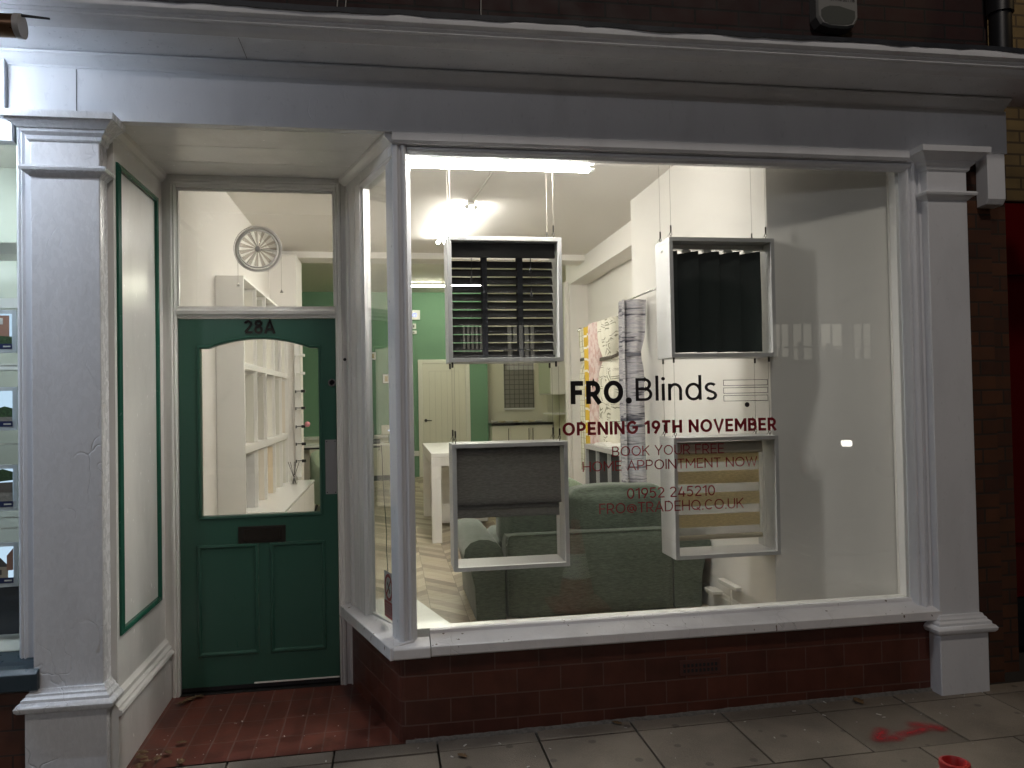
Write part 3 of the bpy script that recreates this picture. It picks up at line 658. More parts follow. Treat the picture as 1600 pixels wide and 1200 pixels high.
bm = new_bm(); box(bm, -1.0995, -0.3035, DY+0.010, DY+0.016, 2.012, 2.6245); tp = SF.part('transom_pane', bm, M_glass_side, parent=df)
bm = new_bm()
for a in ((-1.0995, -1.090), (-0.313, -0.3035)): box(bm, a[0], a[1], DY-0.004, DY+0.009, 2.013, 2.6245)
box(bm, -1.0898, -0.3132, DY-0.004, DY+0.009, 2.612, 2.6245)
SF.part('glazing_bead', bm, M_lobby, parent=df, bevel=0.003)
bm = new_bm(); tube(bm, [(-0.257, DY-0.0215, 1.726), (-0.257, DY-0.0235, 1.726)], 0.0085, 16); SF.part('bell_hole', bm, M_black, parent=df)
bm = new_bm(); box(bm, -1.0995, -0.3035, DY-0.03, DY+0.06, -0.02, 0.022); SF.part('threshold', bm, plain('dark_threshold', (0.02, 0.02, 0.02), 0.5), parent=df)

# the door
x0, x1, z0, z1 = -1.096, -0.3065, 0.050, 1.944
DF, DB = DY-0.004, DY+0.040
bm = new_bm()
gx0, gx1, gz0 = -0.992, -0.397, 0.922
def outline():
    pts = [(gx0, gz0), (gx1, gz0), (gx1, 1.790), (-0.440, 1.790)]
    n = 16
    for i in range(n+1):
        a = i/n; x = -0.440 + (-0.950+0.440)*a; pts.append((x, 1.790 + 0.050*math.sin(math.pi*a)**0.85 if 0 < a < 1 else 1.790))
    pts += [(gx0, 1.790)]
    return pts
def plate_with_hole(bm, yf, yb):
    h = outline()
    # stiles / rails as separate convex bits butted end to end
    prism(bm, [(x0, yf, z0), (gx0, yf, z0), (gx0, yf, z1), (x0, yf, z1)], (0, yb-yf, 0))
    prism(bm, [(gx1, yf, z0), (x1, yf, z0), (x1, yf, z1), (gx1, yf, z1)], (0, yb-yf, 0))
    top = [p for p in h if p[1] > 1.5]
    for a, b in zip(top, top[1:]):
        if abs(a[0]-b[0]) < 1e-6: continue
        prism(bm, [(b[0], yf, b[1]), (a[0], yf, a[1]), (a[0], yf, z1), (b[0], yf, z1)], (0, yb-yf, 0))
plate_with_hole(bm, DF, DB)
# middle and bottom rails, muntin
box(bm, gx0, gx1, DF, DB, 0.775, gz0); box(bm, gx0, gx1, DF, DB, z0, 0.205)
box(bm, -0.712, -0.655, DF, DB, 0.205, 0.775)
bmesh.ops.remove_doubles(bm, verts=bm.verts, dist=0.0002)
door = SF.part('door', bm, M_green, label='dark green panelled door with arched glass')
def panel(a, b, c, d):
    bm = new_bm(); cy = DF
    lv = [(0.0, DF-0.001), (0.004, DF-0.009), (0.012, DF-0.011), (0.018, DF-0.006), (0.026, DF+0.010), (0.034, DF+0.017), (0.055, DF+0.017), (0.080, DF+0.008)]
    loft(bm, [[(a+o, y, c+o), (b-o, y, c+o), (b-o, y, d-o), (a+o, y, d-o)] for o, y in lv] )
    SF.part('panel', bm, M_green, parent=door, smooth=25)
panel(-1.015, -0.712, 0.205, 0.775); panel(-0.655, -0.372, 0.205, 0.775)
bm = new_bm(); box(bm, gx0, gx1, DY+0.018, DY+0.024, gz0, 1.85); SF.part('door_pane', bm, M_glass_side, parent=door)
bm = new_bm(); h = outline(); hi = []
cxx, czz = (gx0+gx1)/2, 1.36
rings = []
for (x, z) in h:
    dx = 0.016*(-1 if x < gx0+.02 else 1 if x > gx1-.02 else 0); dz = 0.016*(-1 if z < gz0+.02 else 1 if z > 1.78 else 0)
    rings.append([(x+dx, DF-0.001, z+dz), (x+dx*.7, DF-0.007, z+dz*.7), (x+dx*.2, DF-0.006, z+dz*.2), (x, DF+0.004, z), (x, DF+0.012, z)])
rings.append(rings[0]); loft(bm, rings, cap=False, closed=False)
SF.part('glass_moulding', bm, M_green, parent=door, smooth=40)
# letter slot
bm = new_bm(); box(bm, -0.812, -0.573, DF-0.006, DF-0.0005, 0.776, 0.864); sl = SF.part('letter_plate', bm, M_dkmetal, parent=door, bevel=0.003)
bm = new_bm(); box(bm, -0.782, -0.596, DF-0.009, DF-0.0065, 0.790, 0.850); tube(bm, [(-0.60, DF-0.012, 0.800), (-0.60, DF-0.012, 0.842)], 0.003)
SF.part('letter_flap', bm, plain('flap_metal', (0.08, 0.07, 0.06), 0.25, metal=0.9), parent=door, bevel=0.002)
bm = new_bm()
lettering(bm, '28A', 0.085, -0.770, -0.614, 0.070, 1.868, lambda a, b, w: (a, DF-0.006+w, b), th=0.0055)
SF.part('house_number', bm, M_blackgl, parent=door)
bm = new_bm(); tube(bm, [(-0.3265, DF+0.001, 1.604), (-0.3265, DF-0.010, 1.604)], 0.020, 24); o = SF.part('lock', bm, M_steel, parent=door, smooth=40)
bm = new_bm(); tube(bm, [(-0.3265, DF-0.0102, 1.604), (-0.3265, DF-0.013, 1.604)], 0.014, 24); SF.part('lock_barrel', bm, M_blackgl, parent=door, smooth=40)
bm = new_bm(); box(bm, -0.366, -0.3068, DF-0.0035, DF-0.0005, 1.015, 1.302)
pp = SF.part('metal_plate', bm, M_plate, parent=door, bevel=0.001)
bm = new_bm()
for x in (-0.358, -0.315):
    for z in (1.024, 1.293): bm = new_bm(); tube(bm, [(x, DF-0.0036, z), (x, DF-0.0045, z)], 0.003, 8); SF.part('screw', bm, M_black, parent=door)
bm = new_bm(); box(bm, -1.096, -0.3065, DF-0.001, DF+0.03, 0.030, 0.049); SF.part('weather_strip', bm, M_black, parent=door)
bm = new_bm(); box(bm, -0.74, -0.3068, DF-0.007, DF-0.0015, 0.052, 0.0585); SF.part('metal_edge', bm, plain('bright_edge', (0.85, 0.83, 0.78), 0.2), parent=door)

# lobby floor
bm = new_bm(); vs = [bm.verts.new(p) for p in ((-1.2, -0.004, gz(-1.2)+0.002), (0.03, -0.004, 0.002), (0.03, 0.9, 0.024), (-1.2, 0.9, 0.024))]; bm.faces.new(vs)
lf = struct('entrance_floor', bm, M_quarry); uvmap(lf, lambda co, n: (co.x+0.045, co.y+0.02))

# vinyl lettering on the display window (on the inside face of the pane's outer skin)
GY = 0.0565
def place(a, b, w): return (a, GY+w, b)
def line(name, txt, h, mat, x0_, x1_, base, cap):
    tr = 0.13; nat = sum(glyph(c, h)[0] for c in txt) + tr*(len(txt)-1); k = (x1_-x0_)/nat; u = 0.0
    for word in txt.split(' '):
        wn_ = sum(glyph(c, h)[0] for c in word) + tr*(len(word)-1)
        bm = new_bm(); lettering(bm, word, h, x0_+u*k, x0_+(u+wn_)*k, cap, base, place)
        SF.part(name, bm, mat, parent=win)
        u += wn_ + 2*tr + glyph(' ', h)[0]
LETTERS = []
exec('''
L_ = [
('lettering','FRO.',.105,'k',0.806,1.099,1.470,0.108),
('lettering','Blinds',.060,'k',1.121,1.528,1.479,0.108),
('lettering','OPENING 19TH NOVEMBER',.098,'r',0.764,1.829,1.324,0.062),
('lettering','BOOK YOUR FREE',.052,'r',1.000,1.556,1.221,0.047),
('lettering','HOME APPOINTMENT NOW',.052,'r',0.856,1.725,1.154,0.047),
('lettering','01952 245210',.058,'r',1.068,1.506,1.020,0.050),
('lettering','FRO@TRADEHQ.CO.UK',.052,'r',0.932,1.650,0.954,0.049)]
''')
for nm, txt, h, c, xa, xb, ba, cp in L_: line(nm, txt, h, M_nblack if c == 'k' else M_nred, xa, xb, ba, cp)
bm = new_bm()
for k in range(3):
    zt = 1.5715-0.0375*k
    x0_, x1_ = 1.562, 1.789
    ribbon(bm, [(x0_, zt-0.026), (x1_, zt-0.026), (x1_, zt), (x0_, zt), (x0_, zt-0.026)], 0.0011, lambda a, b, w: (a, GY+w, b), 0.0005)
ribbon(bm, arc(1.6805, 1.4515, 0.006, 0.006, 0, 360), 0.006, lambda a, b, w: (a, GY+w, b), 0.0005)
SF.part('blind_logo', bm, M_nblack, parent=win, label='three outlined bars and a dot logo')

# no smoking sign stuck inside the side pane
def ssticker(bm, s0, s1, z0_, z1_, off): sbox(bm, s0, s1, off-0.0008, off, z0_, z1_)
bm = new_bm(); ssticker(bm, 0.168, 0.300, 0.520, 0.700, -0.0305)
sg = SF.part('no_smoking_sign', bm, plain('sign_white', (0.7, 0.68, 0.66), 0.4), parent=sw, label='white and red no smoking sticker')
bm = new_bm(); sp3 = lambda a, b, w: sp(a, -0.0300+w*0, b) if w == 0 else sp(a, -0.0296, b)
ribbon(bm, arc(0.234, 0.628, 0.050, 0.056, 0, 360), 0.007, sp3, 0.0005); ribbon(bm, [(0.266, 0.590), (0.200, 0.668)], 0.005, sp3, 0.0005)
ssticker(bm, 0.170, 0.298, 0.484, 0.562, -0.0297)
SF.part('prohibition_mark', bm, plain('sign_red', (0.45, 0.02, 0.03), 0.4), parent=sw)
bm = new_bm(); sp4 = lambda a, b, w: sp(a, -0.0293+(0 if w == 0 else 0.0003), b)
ribbon(bm, [(0.214, 0.605), (0.250, 0.650)], 0.006, sp4, 0.0005); SF.part('cigarette', bm, M_black, parent=sw)
bm = new_bm(); sp5 = lambda a, b, w: sp(a, -0.0294+(0 if w == 0 else 0.0003), b)
for i in range(5): ribbon(bm, [(0.285, 0.548-i*0.012), (0.190+0.012*(i % 2), 0.548-i*0.012)], 0.0022, sp5, 0.0004)
SF.part('sign_text', bm, plain('text_white', (0.6, 0.5, 0.5), 0.5), parent=sw)

# extract fan in the transom pane
FN = Thing('window_fan', 'round clear plastic extractor fan fitted in the glass above the green door', 'fan', (-0.694, DY, 2.31))
fy = DY-0.002; fc = (-0.694, fy, 2.31)
bm = new_bm(); ring(bm, fc, (0, 1, 0), 0.112, 0.007, 56, 8); FN.part('outer_ring', bm, plain('fan_grey', (0.62, 0.59, 0.55), 0.25), smooth=60)
bm = new_bm(); ring(bm, (fc[0], fy-0.018, fc[2]), (0, 1, 0), 0.120, 0.0025, 56, 6); ring(bm, (fc[0], fy-0.014, fc[2]), (0, 1, 0), 0.098, 0.005, 56, 8)
FN.part('rim', bm, plain('fan_clear', (0.78, 0.76, 0.72), 0.12), smooth=60)
bm = new_bm()
for k in range(15):
    a = 2*math.pi*k/15; d = Vector((math.cos(a), 0, math.sin(a))); e = Vector((-math.sin(a), 0, math.cos(a)))
    c0 = Vector((fc[0], fy-0.016, fc[2]))
    prism(bm, [c0+d*0.014-e*0.002, c0+d*0.094-e*0.010, c0+d*0.094+e*0.010+Vector((0, 0.008, 0)), c0+d*0.014+e*0.002], (0, -0.002, 0))
FN.part('blades', bm, glass('fan_blade_plastic', (0.86, 0.84, 0.81), 0.10))
bm = new_bm()
for k in range(15):
    a = 2*math.pi*k/15; d = Vector((math.cos(a), 0, math.sin(a))); e = Vector((-math.sin(a), 0, math.cos(a))); c0 = Vector((fc[0], fy-0.019, fc[2]))
    tube(bm, [c0+d*0.014-e*.002, c0+d*0.096-e*0.010], 0.0013 if k % 5 else 0.0035, 6)
FN.part('spokes', bm, plain('fan_spoke', (0.72, 0.69, 0.64), 0.2))
bm = new_bm(); tube(bm, [(fc[0], fy-0.010, fc[2]), (fc[0], fy-0.026, fc[2])], [0.018, 0.012], 20); FN.part('hub', bm, plain('fan_hub', (0.45, 0.42, 0.38), 0.3), smooth=40)
for sx, zb_ in ((-0.108, 2.13), (0.112, 2.098)):
    bm = new_bm(); tube(bm, [(fc[0]+sx, fy+0.02, 2.30), (fc[0]+sx*1.0, fy+0.02, zb_)], 0.0012, 6); c = FN.part('pull_cord', bm, plain('cord_grey', (0.4, 0.37, 0.33), 0.5))
    bm = new_bm(); lathe(bm, (fc[0]+sx, fy+0.02, zb_-0.01), [(0.003, 0.012), (0.004, 0.006), (0.010, 0.0), (0.008, -0.003)], 10); FN.part('cord_pull', bm, M_steel, parent=c)

# ------------------------------------------------------------------ SHOP INTERIOR (shell)
F0 = 0.20; CZ = 3.08; XL = -1.20; XR = 1.92
bm = new_bm(); sweep_z(bm, [(0.05, 0.136), (2.59, 0.136), (2.59, 2.5), (4.0, 5.0), (4.0, 12.5), (-2.2, 12.5), (-2.2, 5.0), (-1.22, 4.9), (-1.22, 0.90), (-0.23, 0.90), (-0.21, 0.83)], 0.10, F0); struct('shop_floor', bm, M_floor)
bm = new_bm(); box(bm, -1.35, 3.0, 0.125, 4.80, CZ, CZ+0.1); struct('shop_ceiling', bm, M_ceil)
bm = new_bm(); box(bm, -2.3, 4.0, 5.12, 12.5, 3.36, 3.46); struct('back_room_ceiling', bm, plain('ceiling_back', (0.72, 0.69, 0.58), 0.85, bump=0.1))
bm = new_bm(); box(bm, -2.3, 4.0, 4.80, 5.118, 3.015, 3.6)
struct('ceiling_beam', bm, M_wall, bevel=0.004)
# left wall (rounded corner bead near the door as in the photo), stub at the opening
bm = new_bm(); box(bm, -1.35, XL, 0.81, 4.797, 0.0, CZ); struct('wall_left', bm, M_wall)
bm = new_bm(); box(bm, -1.5, -0.935, 4.60, 5.10, F0, 3.010)
struct('wall_stub', bm, M_wall, bevel=0.006)
# room front wall over the lobby and door
bm = new_bm(); box(bm, -1.35, -0.30, 0.812, 0.90, TOP+0.03, CZ); box(bm, 0.0, 2.7, 0.124, 0.2, 2.692, CZ); prism(bm, [(-0.30, 0.82, 2.72), (-0.02, 0.13, 2.72), (0.02, 0.16, 2.72), (-0.24, 0.86, 2.72)], (0, 0, CZ-2.72))
struct('wall_front', bm, M_wall)

# right side: chimney breast, side wall by the window, alcove
bm = new_bm(); sweep_z(bm, [(XR, 0.276), (XR, 2.496), (2.14, 2.496), (2.14, 2.52), (2.9, 2.52), (2.9, 0.16), (2.525, 0.16)], 0.0, CZ)  # window-side face angled on purpose so the window tube lights it more
struct('chimney_breast', bm, plain('wall_breast', (0.84, 0.815, 0.775), 0.7, bump=0.10, scale=25), bevel=0.003)
bm = new_bm(); sweep_z(bm, [(2.527, 0.1585), (2.562, 0.10), (2.9, 0.10), (2.9, 0.1585)], 0.0, CZ); struct('wall_return', bm, M_wall)
bm = new_bm(); box(bm, 2.36, 2.6, 2.521, 5.53, 0.0, CZ); struct('wall_alcove', bm, M_wall)
bm = new_bm(); box(bm, 2.14, 2.359, 2.521, 5.53, 2.86, CZ); struct('alcove_lintel', bm, M_wall, bevel=0.004)
bm = new_bm(); box(bm, 2.14, 2.6, 5.531, 5.72, 0.0, 3.36); box(bm, 2.10, 2.139, 5.60, 5.70, F0, 2.9)
struct('wall_pier', bm, M_wall, bevel=0.004)
# skirting board and radiator pipe on the breast
bm = new_bm(); sweep_y(bm, [(XR-0.001, F0), (XR-0.018, F0), (XR-0.018, F0+0.10), (XR-0.010, F0+0.118), (XR-0.001, F0+0.12)], 0.277, 2.49); struct('skirting', bm, M_whitegl)
# back room
YB = 9.8
bm = new_bm(); box(bm, -2.3, 1.68, YB, YB+0.1, F0, 3.36); struct('wall_green_back', bm, M_wallg)
bm = new_bm(); box(bm, 1.681, 4.0, YB+0.25, YB+0.35, F0, 3.36); struct('wall_kitchen', bm, M_kitch)
bm = new_bm(); box(bm, -2.4, -2.3, 5.1, YB+0.1, F0, 3.36); struct('wall_back_left', bm, M_wallg)
bm = new_bm(); box(bm, 2.78, 2.9, 5.9, YB+0.3, F0, 3.36); struct('wall_kitchen_side', bm, M_kitch)

# ------------------------------------------------------------------ light fittings
def strip_light(name, label, a, b, mat, z, group='lit fluorescent battens in the shop', twin=False):
    a = Vector(a); b = Vector(b); d = (b-a).normalized(); s = Vector((-d.y, d.x, 0))
    T = Thing(name, label, 'light', ((a.x+b.x)/2, (a.y+b.y)/2, z), group)
    bm = new_bm(); c = [a+s*0.03, b+s*0.03, b-s*0.03, a-s*0.03]
    prism(bm, [(p.x, p.y, z-0.028) for p in c], (0, 0, 0.026)); T.part('batten', bm, M_whitegl, bevel=0.004)
    offs = (-0.035, 0.035) if twin else (0,)
    for o_ in offs:
        bm = new_bm(); p, q = a+d*0.03+s*o_, b-d*0.03+s*o_
        tube(bm, [(p.x, p.y, z-0.045), (q.x, q.y, z-0.045)], 0.014, 12); T.part('tube', bm, mat, smooth=60)
        for e in (a+s*o_, b+s*o_):
            bm = new_bm(); k = d if e == a+s*o_ else -d
            tube(bm, [(e.x, e.y, z-0.045), (e.x+k.x*0.03, e.y+k.y*0.03, z-0.045)], 0.017, 12); T.part('end_cap', bm, M_whitegl)
    return T
T = Thing('window_light', 'lit fluorescent tube along the window head above the hanging boxes', 'light', (0.5, 0.22, 2.60), 'lit fluorescent battens in the shop')
bm = new_bm(); box(bm, 0.03, 0.975, 0.165, 0.187, 2.632, 2.690); T.part('batten', bm, M_whitegl, bevel=0.004)
bm = new_bm(); tube(bm, [(0.06, 0.176, 2.608), (0.945, 0.176, 2.608)], 0.0135, 12); T.part('tube', bm, M_tubew, smooth=60)
for x in (0.03, 0.946):
    bm = new_bm(); tube(bm, [(x, 0.176, 2.608), (x+0.028, 0.176, 2.608)], 0.0105, 12); T.part('end_cap', bm, M_whitegl)
t2 = strip_light('ceiling_light', 'lit twin fluorescent batten running back across the front ceiling', (0.645, 2.62, 0), (0.50, 4.05, 0), M_tube, CZ-0.001, twin=True)
strip_light('ceiling_light', 'long lit tube just beyond the ceiling beam of the back room', (-0.55, 6.55, 0), (1.25, 6.58, 0), M_tubeb, 3.359)
strip_light('ceiling_light', 'farthest lit tube over the white panelled back door', (0.28, 8.75, 0), (1.55, 8.78, 0), M_tubeb, 3.359)
bm = new_bm(); tube(bm, [(0.81, 0.22, CZ-0.008), (0.653, 2.55, CZ-0.008)], 0.008, 8); single('conduit', 'thin white cable conduit on the ceiling joining the two front lights', 'conduit', bm, M_whitegl, (0.72, 1.56, CZ))
bm = new_bm(); lathe(bm, (0.93, 7.6, 3.359), [(0.06, 0), (0.075, -0.02), (0.07, -0.045), (0.03, -0.05)]); single('smoke_detector', 'round white detector on the back room ceiling between two lit tubes', 'smoke detector', bm, M_whitegl, (0.93, 7.6, 3.359), smooth=40)

# ------------------------------------------------------------------ hanging display boxes and their blinds
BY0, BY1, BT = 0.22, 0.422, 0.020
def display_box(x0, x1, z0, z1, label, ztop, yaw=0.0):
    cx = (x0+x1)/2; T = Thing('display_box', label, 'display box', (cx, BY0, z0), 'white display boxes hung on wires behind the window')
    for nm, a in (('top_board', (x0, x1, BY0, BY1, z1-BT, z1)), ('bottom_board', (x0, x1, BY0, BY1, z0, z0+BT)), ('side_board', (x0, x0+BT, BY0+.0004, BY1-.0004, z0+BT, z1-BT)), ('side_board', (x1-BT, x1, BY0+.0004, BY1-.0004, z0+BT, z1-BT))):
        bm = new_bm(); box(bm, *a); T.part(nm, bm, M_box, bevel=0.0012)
    for x in (x0+0.018, x1-0.035):
        for y in (BY0+0.02, BY1-0.03):
            bm = new_bm(); tube(bm, [(x, y, z1+0.045), (x, y, ztop)], 0.0008, 6); w = T.part('wire', bm, plain('wire_steel', (0.22, 0.20, 0.18), 0.4, metal=0.6))
            bm = new_bm(); tube(bm, [(x, y, z1+0.028), (x, y, z1+0.062)], 0.0042, 8)
            ring(bm, (x, y, z1+0.018), (1, 0.4, 0), 0.0075, 0.0016, 16, 6); tube(bm, [(x, y, z1-0.002), (x, y, z1+0.012)], 0.002, 6)
            tube(bm, [(x-0.003, y, z1+0.028), (x-0.017, y, z1+0.004)], 0.0008, 5)
            T.part('gripper', bm, M_dkmetal, parent=w)
            if z0 > 1.5:
                bm = new_bm(); tube(bm, [(x, y, z0+0.001), (x, y, z0-0.026)], 0.005, 8); T.part('gripper', bm, M_dkmetal, parent=w)
    return T
display_box(0.255, 0.815, 1.680, 2.285, 'upper white box hung left, holding the black slatted blind', CZ)
display_box(1.366, 1.930, 1.692, 2.297, 'upper white box hung right, holding the black vertical vanes', CZ)
display_box(0.263, 0.826, 0.684, 1.290, 'lower white box hung left, in front of the green sofa with a grey roman shade', 1.656)
display_box(1.366, 1.926, 0.684, 1.290, 'lower white box hung right, with the beige banded blind', 1.668)

# black wooden venetian, upper left
x0, x1, zt, zb = 0.279, 0.790, 2.262, 1.702
T = Thing('venetian_blind', 'black slatted venetian blind with cloth tapes in the upper left box', 'blind', (0.54, 0.32, zb))
M_slat = plain('black_wood_slat', (0.0075, 0.007, 0.007), 0.75, bump=0.1, scale=30, stretch=(0.1, 1, 1), var=0.15)
M_tape = plain('black_tape', (0.006, 0.007, 0.012), 0.9)
bm = new_bm(); box(bm, x0, x1, 0.262, 0.275, zt-0.072, zt); T.part('valance', bm, M_slat, bevel=0.004)
bm = new_bm(); box(bm, x0+.004, x1-.004, 0.285, 0.335, zt-0.045, zt-0.002); T.part('headrail', bm, M_slat)
N = 12; pitch = 0.0405
for k in range(N):
    z = zt-0.098-k*pitch; tl = R(60)
    c, s = math.cos(tl), math.sin(tl); hw, ht = 0.0209, 0.0013
    pr = [(-hw*c, -hw*s), (-hw*c+ht*s, -hw*s-ht*c), (hw*c+ht*s, hw*s-ht*c), (hw*c, hw*s)]
    pr = [(-a, b) for a, b in pr]
    bm = new_bm(); sweep_x(bm, [(0.31-a, z+b) for a, b in pr], x0+0.002+random.uniform(0, .002), x1-0.004-random.uniform(0, .003)); T.part('slat', bm, M_slat)
bm = new_bm(); box(bm, x0+0.002, x1-0.004, 0.284, 0.334, zb+0.001, zb+0.014); T.part('bottom_rail', bm, M_slat, bevel=0.003)
for x in (x0+0.148, x0+0.325):
    for y in (0.2815, 0.3375):
        bm = new_bm(); box(bm, x, x+0.026, y, y+0.001, zb+0.004, zt-0.05); T.part('tape', bm, M_tape)
for x, ln in ((x0+0.095, 0.165), (x0+0.385, 0.115), (x0+0.388, 0.235)):
    bm = new_bm(); tube(bm, [(x, 0.256, zt-0.07), (x, 0.256, zt-ln)], 0.0012, 5); q = T.part('cord', bm, M_black)
    bm = new_bm(); lathe(bm, (x, 0.256, zt-ln-0.028), [(0.007, 0), (0.0075, 0.006), (0.004, 0.024), (0.002, 0.03)], 10); T.part('acorn', bm, M_black, parent=q)

# black vertical blind, upper right
T = Thing('vertical_blind', 'black fabric vertical blind with overlapping vanes in the upper right box', 'blind', (1.65, 0.32, 1.71))
bm = new_bm(); box(bm, 1.388, 1.908, 0.300, 0.340, 2.252, 2.275); T.part('headrail', bm, M_whitegl, bevel=0.003)
M_vane = plain('black_fabric', (0.016, 0.026, 0.024), 0.75, bump=0.2, scale=200)
for k in range(6):
    cx = 1.437+k*0.1135-0.057; w = 0.062; tl = R(24)
    dx, dy = w*math.cos(tl), -w*math.sin(tl)
    if k == 5: continue
    n = 8; rings = []
    for zi in range(9):
        z = 1.722+0.515*zi/8; sw_ = 0.0012*math.sin(zi*0.9+k)
        pts = []
        for i in range(n+1):
            t_ = -1+2*i/n; bul = 0.006*(1-t_*t_)
            pts.append((cx+dx*t_+sw_, 0.32+dy*t_-bul*2.2, z + (0.006*t_ if zi == 8 else 0)))
        pts += [(p[0], p[1]+0.0012, p[2]) for p in reversed(pts)]
        rings.append(pts)
    if k == 0:
        rings = [[(max(1.389, p[0]), p[1], p[2]) for p in r_] for r_ in rings]
    bm = new_bm(); loft(bm, rings); T.part('vane', bm, M_vane, smooth=50)
    if k < 5:
        bm = new_bm(); rbox(bm, cx-0.022, cx+0.022, 0.305, 0.335, 2.238, 2.2515, 0.006, n=3); T.part('carrier', bm, M_whitegl, smooth=60)

# grey roman shade, lower left
T = Thing('roman_blind', 'half raised dark grey roman shade with folds in the lower left box', 'blind', (0.54, 0.28, 0.93))
def cloth(name, col, trans=0.25, **k):
    m, t, p = nt(name); tc = nd(t, 'ShaderNodeTexCoord')
    n = nd(t, 'ShaderNodeTexNoise'); n.inputs['Scale'].default_value = 220; mp = nd(t, 'ShaderNodeMapping'); mp.inputs['Scale'].default_value = (0.2, 1, 1); L(t, tc.outputs['Object'], mp.inputs[0]); L(t, mp.outputs[0], n.inputs['Vector'])
    o = ramp(t, n.outputs[0], [(0.3, [x*0.8 for x in col]), (0.7, [x*1.15 for x in col])]); L(t, o, p.inputs['Base Color']); p.inputs['Roughness'].default_value = 0.9
    if trans:
        tr = nd(t, 'ShaderNodeBsdfTranslucent'); L(t, o, tr.inputs[0]); mx = nd(t, 'ShaderNodeMixShader'); mx.inputs[0].default_value = trans
        L(t, p.outputs[0], mx.inputs[1]); L(t, tr.outputs[0], mx.inputs[2]); L(t, mx.outputs[0], t.nodes['Material Output'].inputs[0])
    return m
M_rom = cloth('roman_grey', (0.36, 0.35, 0.335), 0.55)
def sheet(pts_yz, x0, x1, th=0.0016, taper=0.0):
    bm = new_bm(); n = 14; rings = []
    for i in range(n+1):
        x = x0+(x1-x0)*i/n; sag = 0.003*math.sin(i/n*math.pi)
        f = [(x, y-sag, z+0.0015*math.sin(i*1.7)) for y, z in pts_yz]; rings.append(f+[(a, b+th, c) for a, b, c in reversed(f)])
    loft(bm, rings); return bm
T.part('shade', sheet([(0.262, 1.266), (0.258, 1.15), (0.250, 1.03), (0.243, 1.000), (0.246, 0.994), (0.256, 1.004), (0.260, 1.02)], 0.286, 0.795), M_rom, smooth=60)
T.part('fold', sheet([(0.264, 1.02), (0.258, 0.985), (0.256, 0.975), (0.262, 0.968), (0.266, 0.975)], 0.286, 0.786), M_rom, smooth=60)
T.part('fold', sheet([(0.268, 1.00), (0.264, 0.958), (0.258, 0.938), (0.262, 0.930), (0.272, 0.936)], 0.286, 0.786), M_rom, smooth=60)
bm = new_bm(); box(bm, 0.286, 0.795, 0.264, 0.29, 1.245, 1.269); T.part('headrail', bm, M_whitegl)
bm = new_bm()
for x in (0.783, 0.789): tube(bm, [(x, 0.285, 1.24), (x+0.001, 0.285, 0.72)], 0.0016, 5)
T.part('pull_chain', bm, M_whitegl)

# beige banded day and night blind, lower right
T = Thing('banded_blind', 'beige and sheer banded roller blind in the lower right box', 'blind', (1.65, 0.3, 0.75))
bm = new_bm(); box(bm, 1.390, 1.862, 0.262, 0.325, 1.205, 1.262); T.part('cassette', bm, plain('cassette_beige', (0.42, 0.38, 0.30), 0.4), bevel=0.006)
M_band = cloth('beige_band', (0.70, 0.62, 0.44), 0.6)
m, t, p = nt('sheer'); p.inputs['Base Color'].default_value = (0.72, 0.68, 0.62, 1); p.inputs['Roughness'].default_value = 0.9; p.inputs['Alpha'].default_value = 0.45; M_sheer = m
zb_list = [(1.205, 1.158), (1.112, 1.048), (1.002, 0.937), (0.893, 0.828)]
for a, b in zb_list: bm = new_bm(); box(bm, 1.396, 1.856, 0.300, 0.3012, b, a); T.part('band', bm, M_band)
prev = 1.158
for a, b in ((1.158, 1.112), (1.048, 1.002), (0.937, 0.893), (0.828, 0.788)): bm = new_bm(); box(bm, 1.396, 1.856, 0.3003, 0.3009, b, a); T.part('sheer_band', bm, M_sheer)
bm = new_bm(); tube(bm, [(1.392, 0.300, 0.776), (1.864, 0.300, 0.776)], 0.013, 14); T.part('bottom_bar', bm, plain('bar_beige', (0.55, 0.49, 0.36), 0.4), smooth=60)
bm = new_bm()
for x in (1.868, 1.876): tube(bm, [(x, 0.283, 1.22), (x, 0.283, 0.72)], 0.0014, 5)
T.part('pull_chain', bm, M_whitegl)

# ------------------------------------------------------------------ sofa
T = Thing('sofa', 'dark green woven sofa seen from behind, its back to the window', 'sofa', (1.13, 1.3, F0))
YS = 1.04
bm = new_bm(); rbox(bm, 0.635, 1.665, YS, YS+0.20, 0.206, 0.70, 0.028, (0, 0.012, 0)); T.part('back', bm, M_sofa, smooth=60)
def arm(x0, x1, s):
    pr = [(x0, 0.235), (x1, 0.235), (x1, 0.50), (x1, 0.60)]
    inner = x1 if s < 0 else x0; outer = x0 if s < 0 else x1
    # scroll arm profile (x outwards = s)
    P = [(0.00, 0.206), (0.175, 0.206), (0.182, 0.40), (0.205, 0.50), (0.232, 0.545), (0.245, 0.585), (0.238, 0.63), (0.205, 0.665), (0.155, 0.682), (0.10, 0.680), (0.05, 0.662), (0.018, 0.620), (0.0, 0.56)]
    pts = [(inner+s*a, z) for a, z in P]
    bm = new_bm(); nn = 10; rings = []
    for i in range(nn+1):
        y = YS+0.012+0.86*i/nn; e = 0.018 if i in (0, nn) else 0
        c = (sum(p[0] for p in pts)/len(pts), sum(p[1] for p in pts)/len(pts))
        rings.append([(c[0]+(p[0]-c[0])*(1-e), y, c[1]+(p[1]-c[1])*(1-e)) for p in pts])
    loft(bm, rings); T.part('arm', bm, M_sofa, smooth=50)
arm(0.45, 0.632, -1); arm(1.668, 1.85, 1)
bm = new_bm(); rbox(bm, 0.62, 1.68, YS+0.19, YS+0.88, 0.235, 0.48, 0.03); T.part('seat_base', bm, M_sofa, smooth=60)
